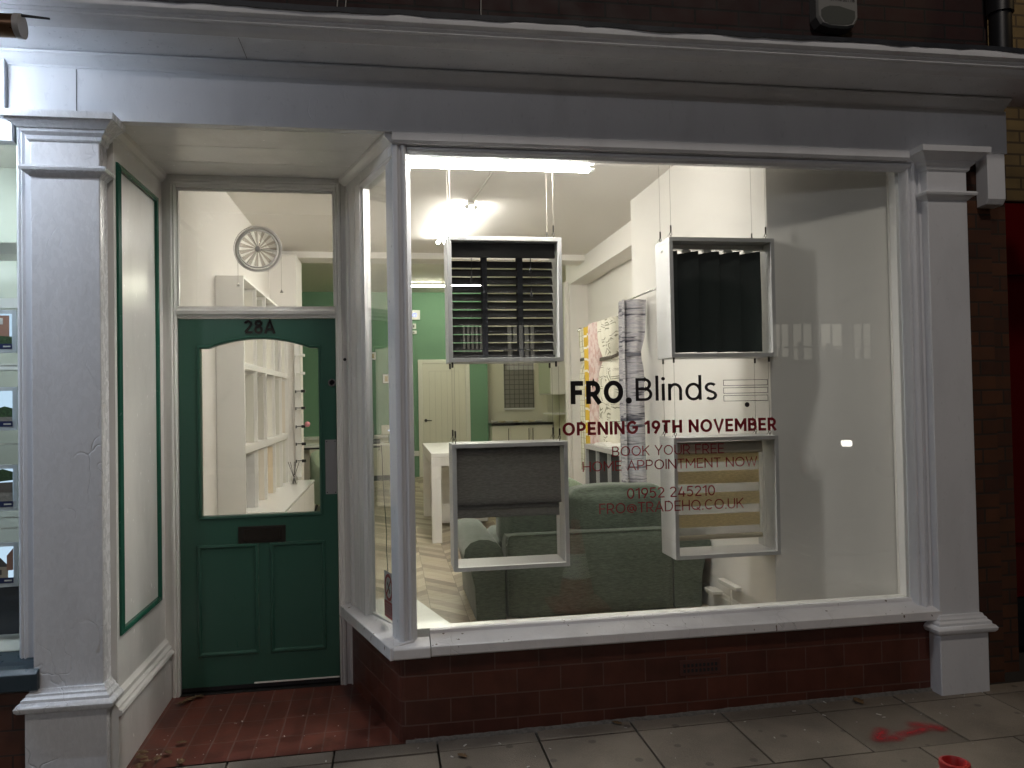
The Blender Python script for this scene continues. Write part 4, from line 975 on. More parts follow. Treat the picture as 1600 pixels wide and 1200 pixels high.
for a, b in ((0.625, 1.045), (1.050, 1.675)):
    bm = new_bm(); rbox(bm, a, b, YS+0.10, YS+0.34, 0.60, 0.938, 0.07, (0.01, 0.03, 0.02), n=12, wob=0.004); T.part('back_cushion', bm, M_sofa, smooth=60)
    bm = new_bm(); rbox(bm, a, b, YS+0.32, YS+0.90, 0.47, 0.62, 0.05, (0, 0.01, 0.02)); T.part('seat_cushion', bm, M_sofa, smooth=60)
bm = new_bm()
tube(bm, [(0.645, YS-0.001, 0.24), (0.640, YS-0.001, 0.64), (0.650, YS+0.002, 0.685), (0.67, YS+0.004, 0.694), (1.64, YS+0.004, 0.694)], 0.0045, 6); T.part('piping', bm, M_sofa, smooth=60)
for x in (0.475, 1.79):
    for y in (YS+0.06, YS+0.82): bm = new_bm(); box(bm, x, x+0.05, y, y+0.05, F0, 0.236); T.part('leg', bm, M_black)

def tub_chair(x, y, rz, label):
    T = Thing('tub_chair', label, 'armchair', (x, y, F0), 'light green tub chairs')
    T.root.rotation_euler = (0, 0, rz)
    bm = new_bm(); rings = []; n = 20
    for i in range(n+1):
        a = R(-25+230*i/n); k = math.sin(math.pi*i/n); h = 0.40+0.32*k
        ro, ri = 0.34, 0.23
        c, s = math.cos(a), math.sin(a)
        prof = [(ri, 0.10), (ro, 0.10), (ro+0.012, h-0.05), (ro, h-0.012), (ro-0.05, h), (ri+0.01, h-0.02), (ri, h-0.06)]
        rings.append([(c*r_, s*r_, z) for r_, z in prof])
    bmr = rings; loft(bm, bmr)
    o = mesh_obj('shell', bm, M_tub, (0, 0, 0), 0.01, 60); o.parent = T.root
    bm = new_bm(); rbox(bm, -0.25, 0.25, -0.32, 0.22, 0.22, 0.42, 0.06, (0, 0, 0.02)); o = mesh_obj('seat', bm, M_tub, (0, 0, 0), 0, 60); o.parent = T.root
    for a in (-0.2, 0.2):
        for b in (-0.24, 0.18):
            bm = new_bm(); tube(bm, [(a, b, 0.11), (a*1.15, b*1.15, 0.0)], [0.018, 0.011], 8); o = mesh_obj('leg', bm, M_black, (0, 0, 0), 0, 40); o.parent = T.root
    return T
tub_chair(1.32, 2.72, R(150), 'light green tub chair behind the sofa, beside the dark cube shelves')
tub_chair(-0.62, 6.1, R(60), 'light green tub chair seen through the right edge of the door glass')

# white table behind
T = Thing('white_table', 'tall white table with square legs standing behind the hanging boxes', 'table', (0.75, 4.4, F0))
bm = new_bm(); box(bm, 0.345, 1.15, 3.60, 5.35, 0.975, 1.018); T.part('table_top', bm, M_white, bevel=0.003)
bm = new_bm(); box(bm, 0.352, 1.143, 3.607, 3.64, 0.90, 0.9745); box(bm, 0.352, 0.385, 3.64, 5.34, 0.90, 0.9745); T.part('apron', bm, M_white, bevel=0.002)
for x in (0.346, 1.06):
    for y in (3.601, 5.255): bm = new_bm(); box(bm, x, x+0.088, y, y+0.088, F0, 0.974); T.part('leg', bm, M_white, bevel=0.003)
T = Thing('drawer_unit', 'low white drawer unit under the tall white table', 'drawers', (0.8, 4.8, F0))
bm = new_bm(); box(bm, 0.50, 0.98, 4.55, 5.05, F0+0.03, 0.82); T.part('carcass', bm, M_white, bevel=0.003)
for z in (0.25, 0.44, 0.63): bm = new_bm(); box(bm, 0.505, 0.975, 4.535, 4.549, z, z+0.175); T.part('drawer', bm, M_white, bevel=0.002)

# ------------------------------------------------------------------ right wall: curtains, rails, cube shelves
def rail(name, label, pts, r, finial=True):
    T = Thing(name, label, 'curtain rail', pts[0]); bm = new_bm(); tube(bm, pts, r, 8); T.part('pole', bm, M_steel, smooth=60)
    if finial:
        bm = new_bm(); p = Vector(pts[0]); bmesh.ops.create_uvsphere(bm, u_segments=14, v_segments=10, radius=0.030, matrix=Matrix.Translation(p+Vector((0, .02, 0)))); T.part('finial', bm, M_steel, smooth=60)
    for q in (pts[0], pts[-1]):
        bm = new_bm(); q = Vector(q); tube(bm, [q, q+Vector((0.32 if q.y > 2.6 else max(0.03, 1.93-q.x), -0.0, 0))], 0.007, 6); T.part('bracket', bm, M_steel)
    return T
rail('curtain_rail', 'steel curtain pole with ball end carrying the patterned curtains in the alcove', [(2.0, 4.50, 2.215), (2.0, 3.0, 2.215)], 0.012)
rail('curtain_rail', 'thin steel rail carrying the grey striped curtain on the chimney breast', [(1.85, 2.60, 2.262), (1.85, 1.80, 2.262), (1.87, 1.74, 2.262), (1.915, 1.72, 2.262)], 0.008, False)
def curtain(label, y0, y1, xm, ztop, zbot, mat, folds, depth, tie=None, tiemat=None, cat='curtain', bunch=0.0):
    T = Thing('curtain', label, cat, (xm, (y0+y1)/2, zbot), 'sample curtains hanging on the right wall'); n = folds*8; rings = []; ny = 26
    for j in range(ny+1):
        z = zbot+(ztop-zbot)*j/ny; sc = 1.0
        if tie is not None: sc = 1-0.35*math.exp(-((z-tie)/0.10)**2)
        ring_ = []
        for i in range(n+1):
            a = i/n; y = (y0+y1)/2+(a-.5)*(y1-y0)*sc
            x = xm-depth*(0.55+0.45*math.sin(a*folds*2*math.pi+0.4*math.sin(z*5)))*sc
            ring_.append((x, y, z))
        back = [(xm+0.02, p[1], p[2]) for p in reversed(ring_)]
        rings.append(ring_+back)
    bm = new_bm(); loft(bm, rings); c = T.part('drape', bm, mat, smooth=60)
    if tie is not None:
        bm = new_bm(); tie_pts = []
        h = (y1-y0)*0.36
        prism(bm, [(xm-depth*0.75, (y0+y1)/2-h, tie-0.02), (xm+0.03, (y0+y1)/2-h, tie+0.02), (xm+0.03, (y0+y1)/2+h, tie+0.02), (xm-depth*0.75, (y0+y1)/2+h, tie-0.02)], (0, 0, 0.03)); T.part('tieback', bm, tiemat or M_dkmetal)
    return T
def pattern(kind):
    m, t, p = nt('curtain_'+kind); tc = nd(t, 'ShaderNodeTexCoord'); p.inputs['Roughness'].default_value = 0.9
    def mapped(s, rot=(0, 0, 0)):
        mp = nd(t, 'ShaderNodeMapping'); mp.inputs['Scale'].default_value = s; mp.inputs['Rotation'].default_value = rot; L(t, tc.outputs['Object'], mp.inputs[0]); return mp.outputs[0]
    if kind == 'yellow':
        v = nd(t, 'ShaderNodeTexVoronoi'); v.feature = 'DISTANCE_TO_EDGE'; v.inputs['Scale'].default_value = 8; v.inputs['Randomness'].default_value = 0.25; L(t, mapped((.3, 1, 1)), v.inputs['Vector'])
        o = ramp(t, v.outputs[0], [(0.07, (0.75, 0.72, 0.62)), (0.10, (0.62, 0.42, 0.05))])
    elif kind == 'check':
        v = nd(t, 'ShaderNodeTexBrick'); v.offset = 0; v.inputs['Scale'].default_value = 9; v.inputs['Color1'].default_value = (.70, .68, .55, 1); v.inputs['Color2'].default_value = (.66, .64, .5, 1); v.inputs['Mortar'].default_value = (.33, .32, .22, 1); v.inputs['Mortar Size'].default_value = .02
        L(t, mapped((1, 1, 1), (0, R(90), 0)), v.inputs['Vector']); o = v.outputs[0]
    elif kind == 'pink':
        v = nd(t, 'ShaderNodeTexNoise'); v.inputs['Scale'].default_value = 30; L(t, mapped((1, 1, .5)), v.inputs['Vector'])
        o = ramp(t, v.outputs[0], [(0.42, (0.60, 0.42, 0.38)), (0.55, (0.72, 0.60, 0.56))])
    elif kind == 'leaf':
        v = nd(t, 'ShaderNodeTexVoronoi'); v.feature = 'DISTANCE_TO_EDGE'; v.inputs['Scale'].default_value = 13; L(t, mapped((.3, 1, .7)), v.inputs['Vector'])
        n = nd(t, 'ShaderNodeTexNoise'); n.inputs['Scale'].default_value = 5; L(t, tc.outputs['Object'], n.inputs['Vector'])
        e = ramp(t, v.outputs[0], [(0.0, 0.0), (0.045, 0.0), (0.06, 1.0), (0.10, 1.0), (0.12, 0.0)])
        k = mathn(t, 'MULTIPLY', e, ramp(t, n.outputs[0], [(0.45, 0.0), (0.55, 1.0)]))
        o = ramp(t, k, [(0.2, (0.74, 0.71, 0.60)), (0.8, (0.26, 0.25, 0.19))])
    else:
        n = nd(t, 'ShaderNodeTexNoise'); n.inputs['Scale'].default_value = 16; n.inputs['Detail'].default_value = 6; n.inputs['Distortion'].default_value = 0.4; L(t, mapped((.30, .30, 2.8)), n.inputs['Vector'])
        o = ramp(t, n.outputs[0], [(0.34, (0.07, 0.07, 0.09)), (0.42, (0.26, 0.25, 0.27)), (0.52, (0.50, 0.48, 0.49)), (0.60, (0.34, 0.33, 0.36)), (0.68, (0.46, 0.44, 0.46))])
    L(t, o, p.inputs['Base Color']); return m
curtain('cream checked curtain at the far end of the alcove pole', 4.22, 4.46, 2.02, 2.21, 0.75, pattern('check'), 3, 0.07, 1.9)
curtain('mustard yellow curtain with white pattern in the alcove', 3.99, 4.24, 2.01, 2.215, 0.80, pattern('yellow'), 2, 0.07)
curtain('pale pink pleated curtain in the alcove', 3.68, 4.00, 2.01, 2.225, 0.85, pattern('pink'), 4, 0.08)
curtain('cream leaf print curtain with a dark tieback in the alcove', 3.14, 3.66, 2.01, 2.215, 0.95, pattern('leaf'), 4, 0.09, 1.86, plain('tie_brown', (.10, .08, .06), .5))
# grey striped curtain hangs as a folded bundle facing the window
T = Thing('curtain', 'tall grey and black streaked curtain hanging in the foreground of the right wall', 'curtain', (1.80, 2.1, 0.6), 'sample curtains hanging on the right wall')
bm = new_bm(); rings = []
for j in range(31):
    z = 0.55+1.67*j/30; k = (z-0.55)/1.67
    xa = 1.700-0.008*math.sin(k*3); wdt = 0.150+0.022*(k > 0.62)*(k-0.62)/0.38; pinch = 0.03*math.exp(-((z-1.82)/0.09)**2)
    xb = xa+wdt-pinch; f = []
    n = 20
    for i in range(n+1):
        a = i/n; x = xa+(xb-xa)*a; y = 2.02 - 0.012*math.sin(a*9+z*1.3) + (0.05*abs(math.sin(a*11)) if a < 0.32 else 0)
        f.append((x, y, z))
    f += [(xb, 2.20, z), (xa+0.01, 2.20, z), (xa+0.02, 2.16, z), (xa-0.008, 2.12, z), (xa+0.015, 2.08, z), (xa-0.008, 2.05, z)]
    rings.append(f)
loft(bm, rings); T.part('drape', bm, pattern('grey'), smooth=45)
bm = new_bm(); box(bm, 1.702, 1.815, 2.003, 2.012, 1.80, 1.825); T.part('tieback', bm, plain('tie_grey', (.12, .12, .14), .6))

# open ended dark cube shelving in the alcove, grey edges
T = Thing('cube_shelves', 'grey edged cube shelving unit with black interior under the curtains', 'shelves', (2.0, 3.1, F0))
M_kx = plain('grey_edge', (0.42, 0.41, 0.40), 0.5); M_in = plain('shelf_dark', (0.018, 0.018, 0.020), 0.6)
xa, xb = 1.80, 2.10
bm = new_bm(); box(bm, xa, xb, 2.53, 3.66, 1.020, 1.062); T.part('top', bm, M_kx, bevel=0.002)
bm = new_bm(); box(bm, xa, xb, 2.53, 3.66, F0, F0+0.04); T.part('bottom', bm, M_kx, bevel=0.002)
for y in (2.53, 3.625): bm = new_bm(); box(bm, xa, xb, y, y+0.035, F0+0.041, 1.019); T.part('side', bm, M_kx, bevel=0.002)
for y in (2.89, 3.26): bm = new_bm(); box(bm, xa+0.002, xb, y, y+0.018, F0+0.041, 1.019); T.part('divider', bm, M_kx)
for y in ((2.566, 2.889), (2.909, 3.259), (3.279, 3.624)): bm = new_bm(); box(bm, xa+0.002, xb, y[0], y[1], 0.62, 0.638); T.part('shelf', bm, M_kx)
bm = new_bm(); box(bm, xb+0.001, xb+0.012, 2.53, 3.66, F0, 1.062); T.part('back_panel', bm, M_in)
for y in ((2.566, 2.889), (2.909, 3.259), (3.279, 3.624)):
    for z in ((0.25, 0.615), (0.642, 1.015)): bm = new_bm(); box(bm, xa+0.03, xb-0.002, y[0]+0.002, y[1]-0.002, z[0], z[1]); T.part('storage_insert', bm, M_in)
T = Thing('sample_books', 'open white fabric sample books lying on the cube shelves', 'sample book', (1.95, 3.2, 1.062))
bm = new_bm(); box(bm, 1.815, 2.05, 2.9, 3.45, 1.063, 1.070); T.part('cover', bm, M_whitegl, bevel=0.002)
bm = new_bm(); loft(bm, [[(1.82, 2.95+i*0.05, 1.0705), (2.04, 2.95+i*0.05, 1.0705), (2.04, 2.95+i*0.05, 1.076+0.02*abs(math.sin(i*0.7))), (1.82, 2.95+i*0.05, 1.074+0.02*abs(math.sin(i*0.7)))] for i in range(10)]); T.part('pages', bm, M_white)
# low radiator pipe and socket near the skirting
T = Thing('trunking', 'small white plastic box and pipe cover low on the right wall by the window', 'pipe cover', (1.9, 0.9, 0.36))
bm = new_bm(); box(bm, 1.862, 1.901, 0.62, 0.85, 0.40, 0.425); T.part('cover', bm, M_whitegl, bevel=0.004)
bm = new_bm(); box(bm, 1.83, 1.895, 0.86, 0.98, 0.325, 0.345); T.part('base', bm, M_whitegl, bevel=0.004)
bm = new_bm(); tube(bm, [(1.87, 0.70, 0.40), (1.87, 0.70, 0.25)], 0.007, 8); T.part('pipe', bm, M_whitegl)

# ------------------------------------------------------------------ left side: pigeonhole shelving, low cabinet, reeds, blind brackets
T = Thing('pigeonhole_shelves', 'tall white pigeonhole shelving with corded samples on the left wall', 'shelves', (-1.1, 3.2, F0))
xw, xf = XL+0.003, -1.010
ybay = [2.118, 2.62, 3.072, 3.54, 3.971, 4.387]
bm = new_bm(); box(bm, xw, xf, 2.100, 2.118, 0.50, 2.39); box(bm, xw, xf, 4.387, 4.405, 0.50, 2.39); 
T.part('side_panel', bm, M_white, bevel=0.0015)
rows = [2.372, 1.752, 1.150, 0.52]
for z in (2.372, 1.770, 1.745, 1.190, 1.155): bm = new_bm(); box(bm, xw, xf, 2.1185, 4.3865, z, z+0.018); T.part('shelf', bm, M_white, bevel=0.001)
bm = new_bm(); box(bm, xw, xf+0.002, 2.1185, 4.3865, 1.1731, 1.1895); box(bm, xw, xf+0.002, 2.1185, 4.3865, 1.7631, 1.7695); T.part('trim', bm, M_white)
for zA, zB in ((1.788, 2.372), (1.208, 1.745), (0.72, 1.155)):
    for y in ybay[1:-1]: bm = new_bm(); box(bm, xw, xf-0.0005, y-0.009, y+0.009, zA+0.0003, zB-0.0003); T.part('divider', bm, M_white)
cols = [(0.60, 0.59, 0.52), (0.58, 0.57, 0.55), (0.76, 0.74, 0.66), (0.50, 0.49, 0.45), (0.72, 0.66, 0.56), (0.74, 0.62, 0.45), (0.52, 0.50, 0.44), (0.62, 0.60, 0.56)]
k = 0; rr = random.Random(5)
cordm = [plain('sample_cord_dark', (0.25, 0.23, 0.2), .5), plain('sample_cord_white', (0.8, 0.78, 0.7), .5), plain('sample_cord_tan', (0.5, 0.38, 0.22), .5)]
lastc = [1, 0, 0, 1, 0, 0, 0, 0, 1, 0, 0, 0, 2, 2, 0]
ri = 0
tints = [[2, 0, 2, 3, 2], [0, 6, 2, 0, 4], [1, 4, 5, 2, 2]]
for rI, (zA, zB) in enumerate(((1.788, 2.372), (1.208, 1.745), (0.72, 1.155))):
    for bI in range(5):
        a, b = ybay[bI]+0.012, ybay[bI+1]-0.012
        # back sample: a leaning strip of blind fabric standing near the far divider of each bay
        m_ = plain('sample_fabric', cols[tints[rI][bI]], 0.8, bump=0.05)
        bm = new_bm(); prism(bm, [(xw+0.012, b-0.02, zA+0.002), (xf-0.02, b-0.035, zA+0.002), (xf-0.02, b-0.035, zB-0.03), (xw+0.012, b-0.02, zB-0.03)], (0, 0.006, 0))
        T.part('sample', bm, m_)
        yk = b-0.045; zc = zA+0.10+rr.uniform(0, 0.08); zh = zc+rr.uniform(0.14, 0.3); xc = (xw+xf)/2
        pts = [(xc-0.055, yk-0.004, zh), (xc-0.03, yk-0.004, (zh+zc)/2), (xc-0.012, yk-0.006, zc+0.02)] + [(xc+0.0+0.018*math.sin(R(q))*1.0, yk-0.006, zc+0.018-0.018*math.cos(R(q))) for q in range(-60, 200, 30)] + [(xc-0.02, yk-0.004, (zh+zc)/2+.02)]
        bm = new_bm(); tube(bm, pts, 0.0018, 5); T.part('pull_cord', bm, cordm[lastc[ri]]); ri += 1
T = Thing('low_cabinet', 'low white cabinet with a glossy top below the pigeonhole shelves', 'cabinet', (-0.95, 3.6, F0))
bm = new_bm(); box(bm, -1.19, -0.78, 2.3, 4.58, 0.700, 0.722); T.part('top', bm, M_whitegl, bevel=0.002)
bm = new_bm(); box(bm, -1.19, -0.80, 2.31, 4.57, F0, 0.699); cb = T.part('body', bm, M_white, bevel=0.002)
for i in range(5): 
    y = 2.33+i*0.45; bm = new_bm(); box(bm, -0.799, -0.784, y, y+0.44, 0.24, 0.69); d_ = T.part('door', bm, M_white, bevel=0.002)
T = Thing('reed_diffuser', 'glass reed diffuser with dark sticks on the low white cabinet', 'diffuser', (-0.93, 4.15, 0.722))
bm = new_bm(); lathe(bm, (-0.93, 4.15, 0.723), [(0.032, 0), (0.034, 0.004), (0.034, 0.07), (0.02, 0.085), (0.014, 0.10)], 18); T.part('bottle', bm, M_clear, smooth=40)
for dx, dy in ((-0.055, 0.01), (0.0, 0.03), (0.052, -0.01), (0.02, 0.0), (-0.03, -0.02)):
    bm = new_bm(); tube(bm, [(-0.93-dx*0.4, 4.15-dy*.4, 0.728), (-0.93+dx, 4.15+dy, 0.94)], 0.0028, 5); T.part('reed', bm, plain('reed_dark', (0.06, 0.05, 0.045), .8))
T = Thing('bracket_strip', 'white strip with a column of blind brackets on the opening edge', 'bracket display', (-0.93, 4.9, 0.8))
bm = new_bm(); box(bm, -0.965, -0.905, 4.570, 4.598, 0.75, 2.35); T.part('board', bm, M_whitegl, bevel=0.002)
for i, z in enumerate((1.98, 1.80, 1.62, 1.45, 1.265, 1.09, 0.92)):
    bm = new_bm(); box(bm, -0.940, -0.855, 4.53, 4.545, z-0.004, z+0.004); box(bm, -0.895, -0.855, 4.51, 4.56, z-0.016, z+0.012); box(bm, -0.955, -0.945, 4.54, 4.569, z-0.02, z+0.01)
    T.part('bracket', bm, M_whitegl if i < 2 else M_black, bevel=0.003)
bm = new_bm(); bmesh.ops.create_uvsphere(bm, u_segments=12, v_segments=8, radius=0.028, matrix=Matrix.Translation((-0.835, 4.5, 1.285))); single('pink_pompom', 'small pink and white pompom hanging on a black bracket', 'pompom', bm, plain('pompom_pink', (0.6, 0.25, 0.28), 0.9), (-0.835, 4.5, 1.285), smooth=60)

# ------------------------------------------------------------------ back room things
T = Thing('panelled_door', 'white panelled door with black lever handle in the green back wall', 'door', (0.92, YB, F0))
bm = new_bm(); box(bm, 0.555, 1.29, YB-0.03, YB-0.002, F0+0.005, 2.13); dd = T.part('leaf', bm, plain('door_cream', (0.70, 0.68, 0.56), 0.4), bevel=0.003)
bm = new_bm()
for i in range(6): box(bm, 0.665+i*0.102, 0.668+i*0.102, YB-0.0312, YB-0.0305, 0.42, 2.0)
box(bm, 0.665, 1.178, YB-0.0312, YB-0.0305, 2.0, 2.003); box(bm, 0.665, 1.178, YB-0.0312, YB-0.0305, 0.417, 0.42)
T.part('groove', bm, plain('groove_shadow', (0.35, 0.34, 0.27), .6), parent=dd)
bm = new_bm(); box(bm, 0.48, 0.553, YB-0.035, YB-0.001, F0, 2.20); box(bm, 1.292, 1.365, YB-0.035, YB-0.001, F0, 2.20); box(bm, 0.553, 1.292, YB-0.035, YB-0.001, 2.132, 2.20); T.part('architrave', bm, plain('door_cream2', (0.74, 0.72, 0.62), 0.4), bevel=0.004)
bm = new_bm(); tube(bm, [(0.60, YB-0.031, 1.16), (0.60, YB-0.05, 1.16)], 0.026, 14); tube(bm, [(0.60, YB-0.055, 1.16), (0.70, YB-0.055, 1.155)], 0.008, 8); T.part('handle', bm, M_dkmetal)
def pic(x0, x1, z0, z1, label):
    T = Thing('picture_frame', label, 'picture', ((x0+x1)/2, YB, z0), 'small framed pictures on the green wall')
    bm = new_bm(); box(bm, x0, x1, YB-0.025, YB-0.001, z0, z1); T.part('frame', bm, M_black, bevel=0.002)
    bm = new_bm(); box(bm, x0+0.008, x1-0.008, YB-0.028, YB-0.0255, z0+0.008, z1-0.008); T.part('mount', bm, M_whitegl)
    bm = new_bm(); box(bm, x0+0.035, x1-0.035, YB-0.030, YB-0.0285, z0+0.035, z1-0.035); T.part('print', bm, plain('print_tan', (0.5, 0.38, 0.2), .7))
pic(-0.345, -0.22, 2.20, 2.345, 'small square framed picture, higher of two on the green wall'); pic(-0.12, 0.005, 1.80, 1.965, 'small framed tan picture, lower of two on the green wall')
def wallbox(x0, x1, z0, z1, label, cat, face=None):
    T = Thing('control_panel', label, cat, ((x0+x1)/2, YB, z0)); bm = new_bm(); box(bm, x0, x1, YB-0.04, YB-0.001, z0, z1); T.part('casing', bm, M_whitegl, bevel=0.006)
    if face: bm = new_bm(); ring(bm, ((x0+x1)/2-0.02, YB-0.042, (z0+z1)/2), (0, 1, 0), 0.025, 0.006, 20, 6); T.part('light_ring', bm, emit('blue_lit', (0.15, 0.2, 1.0), 1.6))
    else: bm = new_bm(); box(bm, x0+0.01, x0+0.03, YB-0.042, YB-0.0405, z0+0.02, z1-0.02); T.part('display', bm, M_black)
wallbox(0.385, 0.53, 2.885, 3.05, 'white wall panel with a blue light ring high on the green wall', 'alarm panel', True)
wallbox(0.40, 0.46, 2.73, 2.82, 'small white thermostat on the green wall below the blue ringed panel', 'thermostat')
wallbox(0.40, 0.47, 2.64, 2.70, 'tiny white switch below the thermostat on the green wall', 'switch')
# white base cabinets along the green wall, desk in front
T = Thing('base_cabinets', 'row of white base cabinets with dark plinth along the green wall', 'cabinet', (-0.4, 9.4, F0))
bm = new_bm(); box(bm, -1.6, 0.36, 9.30, YB-0.01, 0.90, 0.935); T.part('worktop', bm, M_white, bevel=0.003)
bm = new_bm(); box(bm, -1.6, 0.34, 9.34, YB-0.01, 0.29, 0.899); T.part('carcass', bm, plain('cab_cream', (0.66, 0.65, 0.54), .45))
bm = new_bm(); box(bm, -1.6, 0.34, 9.38, YB-0.01, F0, 0.289); T.part('plinth', bm, plain('kick_dark', (0.06, 0.06, 0.06), .6))
for i in range(4): 
    x = -1.58+i*0.48; bm = new_bm(); box(bm, x, x+0.47, 9.322, 9.339, 0.30, 0.89); d_ = T.part('door', bm, plain('cab_cream', (0.68, 0.67, 0.55), .45), bevel=0.002)
    bm = new_bm(); tube(bm, [(x+0.43, 9.322, 0.72), (x+0.43, 9.300, 0.72)], 0.012, 10); T.part('knob', bm, M_steel, parent=d_)
T = Thing('desk', 'white topped desk with black edge and white metal leg by the side window', 'desk', (-0.4, 7.5, F0))
bm = new_bm(); box(bm, -1.3, 0.10, 7.35, 8.05, 0.885, 0.905); T.part('desk_top', bm, M_white, bevel=0.002)
bm = new_bm(); box(bm, -1.28, -0.15, 7.36, 8.04, 0.862, 0.884); T.part('under_tray', bm, M_black)
for x in (-1.2, -0.02): bm = new_bm(); box(bm, x, x+0.07, 7.60, 7.68, F0+0.03, 0.861); box(bm, x-0.02, x+0.09, 7.35, 8.0, F0, F0+0.03); T.part('leg', bm, plain('leg_grey', (0.55, 0.52, 0.48), .4), bevel=0.003)
T = Thing('monitor', 'grey backed computer monitor on a dark stand at the edge of the desk', 'monitor', (-0.45, 7.7, 0.905))
bm = new_bm(); rbox(bm, -0.85, -0.235, 7.70, 7.73, 0.97, 1.19, 0.014, n=5); T.part('screen', bm, plain('mon_grey', (0.30, 0.28, 0.27), .4), smooth=50)
bm = new_bm(); box(bm, -0.60, -0.15, 7.55, 7.72, 0.906, 0.965); T.part('stand', bm, plain('mon_dark', (0.06, 0.06, 0.065), .5), bevel=0.01)
T = Thing('laptop', 'cream laptop lid with a small lit oval on the white worktop', 'laptop', (-0.03, 8.3, 0.9))
bm = new_bm(); rbox(bm, -0.15, 0.10, 9.40, 9.42, 0.945, 1.11, 0.009, n=5); T.part('lid', bm, plain('lid_cream', (0.74, 0.70, 0.60), .35), smooth=50)
bm = new_bm(); bmesh.ops.create_uvsphere(bm, u_segments=12, v_segments=8, radius=0.02, matrix=Matrix.Translation((-0.02, 9.398, 1.02)) @ Matrix.Diagonal((1, 0.1, 0.55, 1))); T.part('badge', bm, emit('badge_lit', (0.6, 0.65, 1.0), 1.5))
T = Thing('glass_bottle', 'clear glass bottle standing on the desk by the side window', 'bottle', (0.0, 7.7, 0.905))
bm = new_bm(); lathe(bm, (0.0, 7.75, 0.906), [(0.035, 0), (0.038, 0.01), (0.038, 0.10), (0.025, 0.125), (0.014, 0.14), (0.014, 0.155)], 18); T.part('body', bm, glass('bottle_glass', (0.70, 0.80, 0.86), 0.12), smooth=40)
bm = new_bm(); lathe(bm, (0.0, 7.75, 0.908), [(0.034, 0), (0.034, 0.06)], 14); T.part('contents', bm, plain('bottle_water', (0.35, 0.42, 0.45), .2))
bm = new_bm(); box(bm, -0.10, 0.09, 7.60, 7.85, 0.9052, 0.9055+0.004); single('tray', 'tan tray under the glass bottle on the desk', 'tray', bm, plain('tray_tan', (0.40, 0.34, 0.22), .6), (0, 7.7, 0.905))

# kitchen corner
T = Thing('kitchen_units', 'cream kitchen units with black worktop in the far right corner', 'kitchen units', (2.2, 9.8, F0))
bm = new_bm(); box(bm, 1.685, 2.76, 9.45, YB+0.24, 1.055, 1.095); T.part('worktop', bm, M_blackgl, bevel=0.003)
bm = new_bm(); box(bm, 1.70, 2.76, 9.50, YB+0.24, F0, 1.054); T.part('carcass', bm, plain('unit_cream', (0.66, 0.65, 0.53), .4))
for a, b, hx in ((1.705, 2.02, 1.98), (2.025, 2.36, 2.33), (2.365, 2.75, 2.40)):
    bm = new_bm(); box(bm, a, b, 9.478, 9.499, 0.34, 1.045); d_ = T.part('door', bm, plain('unit_cream', (0.70, 0.68, 0.56), .35), bevel=0.002)
    bm = new_bm(); tube(bm, [(hx, 9.462, 0.78), (hx, 9.462, 1.0)], 0.006, 8); T.part('handle', bm, M_dkmetal, parent=d_)
bm = new_bm(); box(bm, 2.000, 2.54, YB+0.22, YB+0.245, 1.34, 2.4)
T = Thing('checked_blind', 'grey checked roman blind over the cream kitchen wall', 'blind', (2.27, YB+0.2, 1.33)); 
mck = brick('check_cloth', (0.20, 0.195, 0.165), (0.22, 0.21, 0.18), (0.06, 0.058, 0.05), 0.085, 0.085, 0.006, 0.9, 0.0, 0.05, 0.2)
o = T.part('cloth', bm, mck); uvmap(o, wall_uv)
bm = new_bm(); box(bm, 1.99, 2.55, YB+0.215, YB+0.245, 1.31, 1.338); T.part('bottom_rail', bm, M_whitegl, bevel=0.003)
rr = random.Random(9)
for i in range(7):
    x = 1.76+i*0.13; T_ = None
    bm = new_bm(); lathe(bm, (x, 9.62+rr.uniform(-.05, .05), 1.096), [(0.02, 0), (0.055, 0.012), (0.062, 0.03), (0.058, 0.032)], 14)
    o = single('plate', ('first dish from the left on the black kitchen worktop', 'tan dish, second from the left on the black kitchen worktop', 'third dish from the left on the black kitchen worktop', 'tan dish in the middle of the row on the black kitchen worktop', 'third dish from the right on the black kitchen worktop', 'tan dish, second from the right on the black kitchen worktop', 'last dish at the right end of the black kitchen worktop')[i], 'dish', bm, plain('dish_cream', (0.72, 0.62, 0.40) if i % 2 else (0.75, 0.73, 0.66), .3), (x, 9.62, 1.096), 'dishes on the kitchen worktop', smooth=40)
T = Thing('wall_cupboard', 'pale green glazed cupboard with a microwave shelf on the right kitchen wall', 'cupboard', (2.7, 8.9, 1.3))
bm = new_bm(); box(bm, 2.50, 2.775, 8.4, 9.3, 1.56, 2.42); T.part('carcass', bm, M_white, bevel=0.003)
bm = new_bm(); box(bm, 2.482, 2.499, 8.42, 9.28, 1.58, 2.24); T.part('door', bm, plain('cup_green', (0.52, 0.56, 0.40), .3), bevel=0.002)
bm = new_bm(); box(bm, 2.55, 2.775, 8.42, 9.28, 1.24, 1.26); T.part('shelf', bm, M_white)
T = Thing('side_window_unit', 'white framed window with blue light on the far right wall', 'window', (2.77, 7.5, 1.2))
bm = new_bm(); box(bm, 2.735, 2.778, 6.6, 8.1, 1.25, 1.32); box(bm, 2.735, 2.778, 6.6, 8.1, 2.14, 2.22); box(bm, 2.735, 2.778, 6.6, 6.68, 1.32, 2.14); box(bm, 2.735, 2.778, 8.02, 8.1, 1.32, 2.14); T.part('frame', bm, M_whitegl, bevel=0.004)
bm = new_bm(); box(bm, 2.765, 2.777, 6.681, 8.019, 1.321, 2.139); T.part('pane', bm, plain('pane_blue', (0.12, 0.18, 0.26), .15))
bm = new_bm(); rbox(bm, 2.0, 2.13, 5.3, 5.5, 0.0+0.9, 1.05, 0.02, n=3); bm.free()

